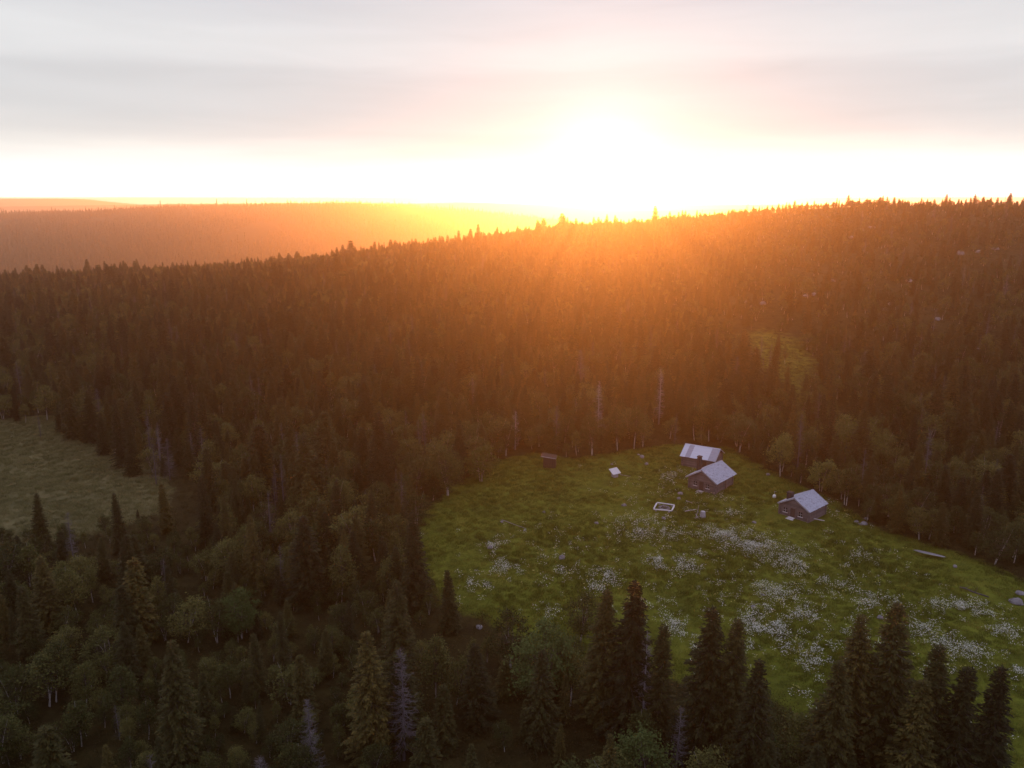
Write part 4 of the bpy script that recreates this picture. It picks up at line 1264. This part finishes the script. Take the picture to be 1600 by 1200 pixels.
# middle cabin
cx_, cy_, th_, L_, W_, eh_, rh_, ox_, oy_ = CAB['B']
root = empty('log_cabin', (cx_, cy_, hz1(cx_, cy_)), th_)
tag(root, 'middle log cabin with slate roof, tall black chimney, door and two windows in the gable', 'cabin', 'log buildings on the meadow')
log_building(root, L_, W_, eh_, rh_, ox_, oy_, cross=0.5)
roof = slate_roof(root, L_, W_, eh_, rh_, ox_, oy_, 5)
x_, y_, z_ = roof_spot('B', 1, 1090.5, 733)
chimney(roof, x_, y_, 0.62, z_ - 0.5, top_z('B', x_, y_, 712.5))
door(root, -L_ / 2, 0.05, 0.85, 1.65)
window(root, -L_ / 2, 1.25, 0.78, 0.55, 0.80); window(root, -L_ / 2, -1.15, 0.78, 0.55, 0.80)
step_stones(root, -L_ / 2, 0.1, 1.1)
# right cabin
cx_, cy_, th_, L_, W_, eh_, rh_, ox_, oy_ = CAB['C']
root = empty('log_cabin', (cx_, cy_, hz1(cx_, cy_)), th_)
tag(root, 'right log cabin with bluish slate roof and short black chimney, standing apart near the forest', 'cabin', 'log buildings on the meadow')
log_building(root, L_, W_, eh_, rh_, ox_, oy_)
roof = slate_roof(root, L_, W_, eh_, rh_, ox_, oy_, 9)
x_, y_, z_ = roof_spot('C', 1, 1234.5, 780)
chimney(roof, x_, y_, 0.80, z_ - 0.5, top_z('C', x_, y_, 768.5))
door(root, -L_ / 2, 0.15, 0.85, 1.50)
window(root, -L_ / 2, 1.45, 0.62, 0.60, 0.78); window(root, -L_ / 2, -1.20, 0.62, 0.60, 0.78)
step_stones(root, -L_ / 2, 0.2, 1.0)
# barn behind
cx_, cy_, th_, L_, W_, eh_, rh_, ox_, oy_ = CAB['A']
root = empty('log_barn', (cx_, cy_, hz1(cx_, cy_)), th_)
tag(root, 'log barn with striped sheet metal roof, rearmost of the three buildings', 'barn', 'log buildings on the meadow')
log_building(root, L_, W_, eh_, rh_, ox_, oy_)
o_ = np.array([0, 0, rh_ + 0.06]); X_ = L_ / 2 + ox_
g = Geo()
for side in (-1, 1):
    dn, nr, ln = slope_frame(W_, eh_, rh_, oy_, side); slab(g, o_, EX, dn, nr, -X_ + .03, X_ - .03, 0, ln - .05, -0.02, 0.03)
roof = obj('roof', g, M['brownwood'], root)
for side in (-1, 1):
    dn, nr, ln = slope_frame(W_, eh_, rh_, oy_, side)
    for f0, f1, dk in ((0, .145, 0), (.145, .285, 1), (.285, .45, 0), (.45, .615, 0), (.615, .785, 0), (.785, 1, 1)):
        x0, x1 = -X_ + 2 * X_ * f0 - .01, -X_ + 2 * X_ * f1 - .012
        nn = max(8, int((x1 - x0) / 0.035)); xx = np.linspace(x0, x1, nn)
        hh = 0.055 + 0.012 * np.sin((xx - x0) / 0.15 * 6.283) + random.uniform(0, .012)
        V = np.array([[o_ + EX * a_ + dn * s_ + nr * h_ for a_, h_ in zip(xx, hh)] for s_ in (-0.03, ln + 0.02 + random.uniform(0, .06))]).reshape(-1, 3)
        i_ = np.arange(nn - 1)
        g = Geo(); g.add(V, np.stack([i_, i_ + 1, i_ + 1 + nn, i_ + nn], -1))
        obj('roof_panel', g, M['metal_dark'] if dk else M['metal'], roof, smooth=True)
g = Geo()
for side in (-1, 1):
    dn, nr, ln = slope_frame(W_, eh_, rh_, oy_, side); slab(g, o_, EX, dn, nr, -X_ - .02, X_ + .02, -0.01, 0.16, 0.085, 0.10)
obj('ridge_cap', g, M['metal'], roof)
for end in (-1, 1):
    for side in (-1, 1):
        dn, nr, ln = slope_frame(W_, eh_, rh_, oy_, side)
        g = Geo(); slab(g, o_, EX * end, dn, nr, X_ + 0.0, X_ + 0.035, 0.0, ln, -0.14, 0.04); obj('bargeboard', g, M['greywood'], roof)
g = Geo(); g.box((0.9, -W_ / 2 - .19, .05), (1.7, -W_ / 2 - .14, 1.6)); obj('door', g, M['door'], root)

# ------------------------------------------------------------------ small things on the meadow
# dark shed with a lean-to roof
p = at(859, 729); root = empty('wooden_shed', p, R(-8))
tag(root, 'small dark brown board shed with flat slanting roof at the back of the meadow', 'shed')
w_, d_, h0, h1 = 2.3, 1.9, 2.25, 1.95
for side in range(4):
    n = 10 if side % 2 == 0 else 8
    for i in range(n):
        a0, a1 = (i / n + .008), ((i + 1) / n - .008)
        g = Geo()
        if side % 2 == 0:
            y = -d_ / 2 if side == 0 else d_ / 2
            x0, x1 = -w_ / 2 + w_ * a0, -w_ / 2 + w_ * a1
            g.box((x0, y - .02, -.2), (x1, y + .02, h0 + (h1 - h0) * (a0 + a1) / 2 - .02))
        else:
            x = w_ / 2 if side == 1 else -w_ / 2
            g.box((x - .02, -d_ / 2 + .025 + (d_ - .05) * a0, -.2), (x + .02, -d_ / 2 + .025 + (d_ - .05) * a1, (h1 if side == 1 else h0) - .04))
        obj('board', g, M['brownwood'], root)
g = Geo()
rt = math.atan2(h1 - h0, w_)
mat_r = np.array([[math.cos(rt), 0, -math.sin(rt)], [0, 1, 0], [math.sin(rt), 0, math.cos(rt)]])
g.box((-w_ / 2 - .5, -d_ / 2 - .25, -.03), (w_ / 2 + .15, d_ / 2 + .2, .05), rot=mat_r, off=(0, 0, (h0 + h1) / 2 + .035)); rf = obj('roof', g, M['brownwood'], root)
g = Geo(); g.box((-w_ / 2 - .5, -d_ / 2 - .285, -.05), (w_ / 2 + .15, -d_ / 2 - .252, .07), rot=mat_r, off=(0, 0, (h0 + h1) / 2 + .035)); obj('fascia', g, M['greywood'], rf)

# covered well with a pale slanting lid
p = at(960.5, 745); root = empty('covered_well', p, R(32))
tag(root, 'small pale wooden well box under a tilted white lid left of the barn', 'well')
for i in range(4):
    g = Geo(); g.box((-.45, -.45, -.15 + i * .21), (.45, .45, .055 + i * .21)); obj('board', g, M['greywood'], root)
g = Geo(); a_ = R(30); mr = np.array([[1, 0, 0], [0, math.cos(a_), -math.sin(a_)], [0, math.sin(a_), math.cos(a_)]])
for i in range(5):
    g = Geo(); g.box((-.95 + i * .38 + .005, -.75, -.025), (-.95 + (i + 1) * .38 - .005, .75, .025), rot=mr, off=(0, 0, 1.12)); obj('lid_board', g, M['whitewood'], root)
for sx in (-.4, .4):
    g = Geo(); g.box((sx - .04, .25, .6), (sx + .04, .33, 1.22)); obj('post', g, M['greywood'], root)


def pole_thing(name, u0, v0, u1, v1, rad, mat, label, cat, z0=None, z1=None, lift=0.08, group=None):
    a, b = at(u0, v0), at(u1, v1)
    root = empty(name, a)
    n = 7; t = np.linspace(0, 1, n)
    xy = np.outer(1 - t, [0, 0]) + np.outer(t, (b - a)[:2])
    z = np.array([hz1(a[0] + q_[0], a[1] + q_[1]) for q_ in xy]) - a[2] + lift if z0 is None else np.linspace(z0, z1, n)
    P = np.column_stack([xy, z]); P[1:-1] += np.random.default_rng(int(u0)).normal(0, rad * .25, (n - 2, 3))
    g_ = Geo(); g_.tube(P, rad * np.linspace(1, .6, n), 7, cap=True); obj('stem', g_, mat, root)
    if cat == 'log':
        r_ = np.random.default_rng(int(v0)); g_ = Geo()
        for k in range(4):
            q0 = P[1 + k]; d_ = r_.normal(0, 1, 3); d_[2] = abs(d_[2]); d_ /= np.linalg.norm(d_)
            g_ = Geo(); g_.tube(np.stack([q0, q0 + d_ * rad * 3.2, q0 + d_ * rad * 6 + [0, 0, rad]]), [rad * .35, rad * .25, rad * .1], 5); obj('branch_stub', g_, mat, root)
    return tag(root, label, cat, group)


pole_thing('wooden_pole', 968, 742, 985, 745, .06, M['greywood'], 'thin pole lying in the grass right of the white lidded well', 'pole')
pole_thing('wooden_plank', 1268, 812, 1288, 816, .09, M['whitewood'], 'pale plank lying along the right side of the right cabin', 'plank', lift=.25)
pole_thing('wooden_plank', 1072, 784, 1081, 787, .12, M['whitewood'], 'short pale plank in the grass between the fire pit and the middle cabin', 'plank', lift=.15)
pole_thing('wooden_pole', 784, 815, 822, 829, .045, M['greywood'], 'long thin pale pole lying in the left part of the meadow', 'pole', lift=.3)
pole_thing('wooden_pole', 1070, 802, 1088, 799, .07, M['greywood'], 'grey pole sticking out left of the weathered wood heap', 'pole', lift=.35)
pole_thing('fallen_log', 0, 912, 14, 903, .16, M['dead'], 'bluish grey fallen log at the left picture edge below the bog', 'log', lift=.5)
pole_thing('fallen_log', 18, 900, 46, 884, .15, M['dead'], 'dim grey fallen log slanting up just right of the left edge', 'log', lift=.4)
pole_thing('fallen_log', 1548, 641, 1600, 637, .35, M['dead'], 'pale fallen log on the right hillside at the picture edge', 'log', lift=.5)
pole_thing('fallen_log', 730, 741, 752, 744, .14, M['birch_bark'], 'pale birch log reaching out of the bushes left of the dark shed', 'log', lift=.9)
pole_thing('fallen_log', 1500, 919, 1545, 934, .12, M['dead'], 'thin pale log in the grass near the right edge of the meadow', 'log', lift=.1)

# fire pit: four bleached benches round a ring of stones
c4 = [at(u, v) for u, v in ((1026.6, 788), (1053.8, 792), (1049.4, 801), (1021, 798.5))]
cc = sum(c4) / 4
for (i, j), nm in (((0, 1), 'rear bleached log bench of the fire pit, the side nearest the cabins'), ((1, 2), 'right bleached log bench of the square fire pit'),
                   ((2, 3), 'front bleached log bench of the fire pit, facing the flowers'), ((3, 0), 'left bleached log bench of the square fire pit')):
    a, b = c4[i], c4[j]; m_ = (a + b) / 2; ln = float(np.hypot(*(b - a)[:2])); rz = math.atan2(b[1] - a[1], b[0] - a[0])
    if (i, j) in ((1, 2), (3, 0)): ln -= .5
    root = empty('log_bench', (m_[0], m_[1], hz1(m_[0], m_[1])), rz); tag(root, nm, 'bench', 'benches round the fire pit')
    g = Geo(); g.box((-ln / 2, -.11, .27), (ln / 2, .11, .38)); obj('seat', g, M['white' if False else 'whitewood'], root)
    for sx in (-1, 1):
        g = Geo(); g.box((sx * ln * .36 - .12, -.10, -.15), (sx * ln * .36 + .12, .10, .268)); obj('leg', g, M['greywood'], root)


def rock_mesh(seed, flat=0.6):
    r = np.random.default_rng(seed); nu, nv = 11, 7
    ph = r.uniform(0, 6.28, 6); d_ = r.normal(size=(7, 3)); d_ /= np.linalg.norm(d_, axis=1, keepdims=True); cut = r.uniform(.62, .95, 7)
    V = []
    for j in range(nv + 1):
        la = -math.pi / 2 + math.pi * j / nv
        for i in range(nu):
            lo = 6.283 * i / nu
            n_ = np.array([math.cos(la) * math.cos(lo), math.cos(la) * math.sin(lo), math.sin(la)])
            rad = 1.0
            for dd, c_ in zip(d_, cut):
                q_ = float(n_ @ dd)
                if q_ > 0.05: rad = min(rad, c_ / q_)
            rad *= 1 + 0.06 * math.sin(5 * lo + ph[0]) * math.cos(3 * la + ph[1])
            V.append(n_ * rad * 0.5 * np.array([1, .8, flat]))
    Q = [(j * nu + i, j * nu + (i + 1) % nu, (j + 1) * nu + (i + 1) % nu, (j + 1) * nu + i) for j in range(nv) for i in range(nu)]
    g_ = Geo(); g_.add(V, Q); me = g_.mesh('rock'); me.materials.append(M['rock']); return me


ROCKS = [rock_mesh(200 + i, f_) for i, f_ in enumerate((.6, .75, .45, .9, .35))]


def rock(u, v, s, label, group, k=None, rz=None, name='boulder', stretch=1.0, cat='rock'):
    p = at(u, v)
    o = bpy.data.objects.new(name, ROCKS[(int(u + v) if k is None else k) % 5]); COL.objects.link(o)
    o.location = (p[0], p[1], p[2] + s * .10); o.scale = (s * stretch, s, s); o.rotation_euler = (0, 0, random.uniform(0, 6) if rz is None else rz)
    return tag(o, label, cat, group)


root = empty('fire_ring', (cc[0], cc[1], hz1(cc[0], cc[1]))); tag(root, 'ring of grey stones with ash in the middle of the bench square', 'fire pit')
for i in range(12):
    o = bpy.data.objects.new('stone', ROCKS[i % 5]); COL.objects.link(o); o.parent = root
    a_ = i * 6.283 / 12; o.location = (.78 * math.cos(a_), .78 * math.sin(a_), .14); o.scale = (.5, .45, .55); o.rotation_euler = (0, 0, a_ * 2)
g = Geo(); t_ = np.arange(12) * 6.283 / 12
g.add(np.vstack([np.column_stack([.7 * np.cos(t_), .7 * np.sin(t_), 0 * t_ + .06]), [[0, 0, .13]]]), None, [(i, (i + 1) % 12, 12) for i in range(12)]); obj('ash', g, M['char'], root)

# weathered heap of stump and poles in front of the middle cabin
p = at(1096, 808); root = empty('wood_heap', p, .4); tag(root, 'weathered grey stump with upright poles leaning on it before the middle cabin', 'wood heap')
g = Geo(); z_ = np.linspace(-.1, .95, 5); g.tube(np.column_stack([.25 + 0 * z_, 0 * z_, z_]), [.52, .45, .42, .40, .38], 9, cap=True); obj('stump', g, M['greywood'], root)
for i in range(7):
    r_ = np.random.default_rng(300 + i); a_ = r_.uniform(0, 6.28); b0 = np.array([math.cos(a_) * .9 - .5, math.sin(a_) * .7, -.05]); b1 = np.array([r_.normal(-.5, .5), r_.normal(0, .45), [.4, .5, 1.7, .35, 2.2, .6, 1.3][i]])
    g = Geo(); g.tube(np.stack([b0, (b0 + b1) / 2 + r_.normal(0, .05, 3), b1]), [.05, .04, .025], 6, cap=True); obj('pole', g, M['greywood'], root)

# white pump / water can by the right cabin
p = at(1209.7, 777.5); root = empty('water_pump', p); tag(root, 'white water pump with thin post left of the right cabin', 'pump')
g = Geo(); zz = np.array([-.1, .0, .12, .35, .5, .56]); g.tube(np.column_stack([0 * zz, 0 * zz, zz]), [.20, .27, .29, .28, .22, .08], 12, cap=True); obj('body', g, M['white'], root, smooth=True)
g = Geo(); g.tube([(.0, .05, .5), (0, .05, 1.15)], [.035, .035], 7, cap=True); obj('post', g, M['greywood'], root)
g = Geo(); g.tube([(-.05, .05, 1.05), (.25, .05, 1.12), (.42, .05, .95)], [.025, .022, .02], 6, cap=True); obj('handle', g, M['greywood'], root)

MR = 'stones on the meadow'
for u, v, s, lab in ((878.5, 873, 1.25, 'bluish grey boulder in the middle of the left flower patches'), (850, 801, .7, 'small pale stone near the centre of the left meadow'),
                     (784, 816, .65, 'small pale stone at the left end of the long thin pole'), (820, 829, .55, 'small pale stone at the right end of the long thin pole'),
                     (932, 818, .8, 'brownish stone in plain grass left of the flower drift below the well'), (975, 790, 1.0, 'grey stone left of the square fire pit'),
                     (956, 726, .7, 'small stone just behind the white lidded well'), (1003, 715, 1.1, 'larger grey stone at the meadow rear between well and barn'),
                     (998, 711, .8, 'grey stone touching the larger one between well and barn'), (1010.5, 726, 1.0, 'rounded pale stone halfway from the well to the barn'),
                     (1063, 772, 1.1, 'flat pale stone left of the middle cabin doorstep'), (1061, 780, .9, 'dark grey stone below the flat pale one by the middle cabin'),
                     (1037, 811, .75, 'small grey stone just below the square fire pit'), (1178, 817, .8, 'small stone between the wood heap and the right cabin'),
                     (1200, 742, 1.0, 'grey stone at the forest edge under the slender birch'), (1338, 816, 1.0, 'dark stone at the left of the rock heap right of the right cabin'),
                     (1350, 819, 1.4, 'pale largest stone of the rock heap right of the right cabin'), (1353, 811, 1.0, 'round stone on the back of the rock heap right of the right cabin'),
                     (1344, 820, .9, 'small middle stone of the rock heap right of the right cabin'), (1375, 966, .9, 'bluish stone just left of the tallest foreground spruce tip'),
                     (1177, 949, .75, 'small stone in the bare patch amid the flowers'), (1594, 928, 1.3, 'upper grey boulder at the right edge of the meadow'),
                     (1588, 942, 1.8, 'lower grey boulder at the right edge of the meadow'), (749, 981, .95, 'grey stone under the trees at the lower left of the meadow'),
                     (766, 857, .9, 'pale stone half hidden by the small flower patch at far left'), (1192, 930, .6, 'tiny stone above the bare patch amid the flowers')):
    rock(u, v, s, lab, MR)
rock(1452, 870, 5.2, 'long flat pale rock slab in the grass at the right edge of the meadow', MR, k=4, rz=R(-35), name='flat_boulder', stretch=.9)
bpy.data.objects['flat_boulder'].scale = (4.4, 1.2, .5)
rock(1492, 886, .7, 'small pale stone at the lower end of the long rock slab', MR)
HR = 'rocks on the right hillside'
hr = [(1022, 432, 4), (1034, 438, 3), (1056, 478, 3.4), (1074, 471, 3), (1108, 468, 3.6), (1092, 486, 3), (1166, 474, 3), (1178, 482, 3.8), (1192, 476, 2.6), (1260, 464, 3.6), (1271, 462, 2.6),
      (1362, 357, 5), (1352, 362, 4), (1384, 486, 3.6), (1390, 478, 2.6), (1446, 566, 2.8), (1452, 560, 2), (1560, 650, 2.4), (1578, 646, 3), (1592, 668, 2.4), (1585, 678, 2), (1570, 662, 1.8),
      (1335, 591, 2.6), (1372, 604, 3), (1420, 632, 2.4), (1500, 398, 4), (1530, 395, 3.6), (1555, 390, 4), (1330, 372, 4), (1490, 690, 1.6), (1550, 700, 1.6), (1508, 655, 2), (1120, 420, 3.2), (1235, 500, 2.4),
      (1300, 440, 3), (1420, 440, 3), (1465, 500, 2.6), (1525, 545, 2.4), (1575, 590, 2.4), (1310, 520, 2.4)]
hr.sort(key=lambda t_: t_[0])
seen_r = {}
for i, (u, v, s) in enumerate(hr):
    where = 'just under the ridge' if v < 400 else ('high on the slope' if v < 500 else ('on the middle slope' if v < 600 else 'low on the slope'))
    side = 'above the barn' if u < 1140 else ('above the sunlit glade' if u < 1300 else ('above the broad birch' if u < 1420 else 'at far right'))
    key = (where, side); seen_r[key] = seen_r.get(key, 0) + 1
    nth = ['first', 'second', 'third', 'fourth', 'fifth', 'sixth', 'seventh', 'eighth', 'ninth', 'tenth', 'eleventh'][seen_r[key] - 1]
    rock(u, v, s, 'grey rock %s %s, %s from the left there' % (where, side, nth), HR)

# ------------------------------------------------------------------ haze: the evening air, one closed box round camera and scene
g = Geo(); g.box((-10600, -650, -170), (10600, 13500, 67))
hz = obj('haze', g, None)
hm = bpy.data.materials.new('evening_haze'); hm.use_nodes = True
nt = hm.node_tree; nt.nodes.clear()
pv = nt.nodes.new('ShaderNodeVolumePrincipled')
pv.inputs['Color'].default_value = (1.0, 0.80, 0.64, 1)
pv.inputs['Density'].default_value = 0.000145
pv.inputs['Anisotropy'].default_value = 0.80
pv.inputs['Density Attribute'].default_value = ''
pv.inputs['Temperature Attribute'].default_value = ''
mo = nt.nodes.new('ShaderNodeOutputMaterial'); nt.links.new(pv.outputs[0], mo.inputs['Volume'])
hz.data.materials.append(hm)
tag(hz, 'warm evening haze filling the valley air', kind='stuff')
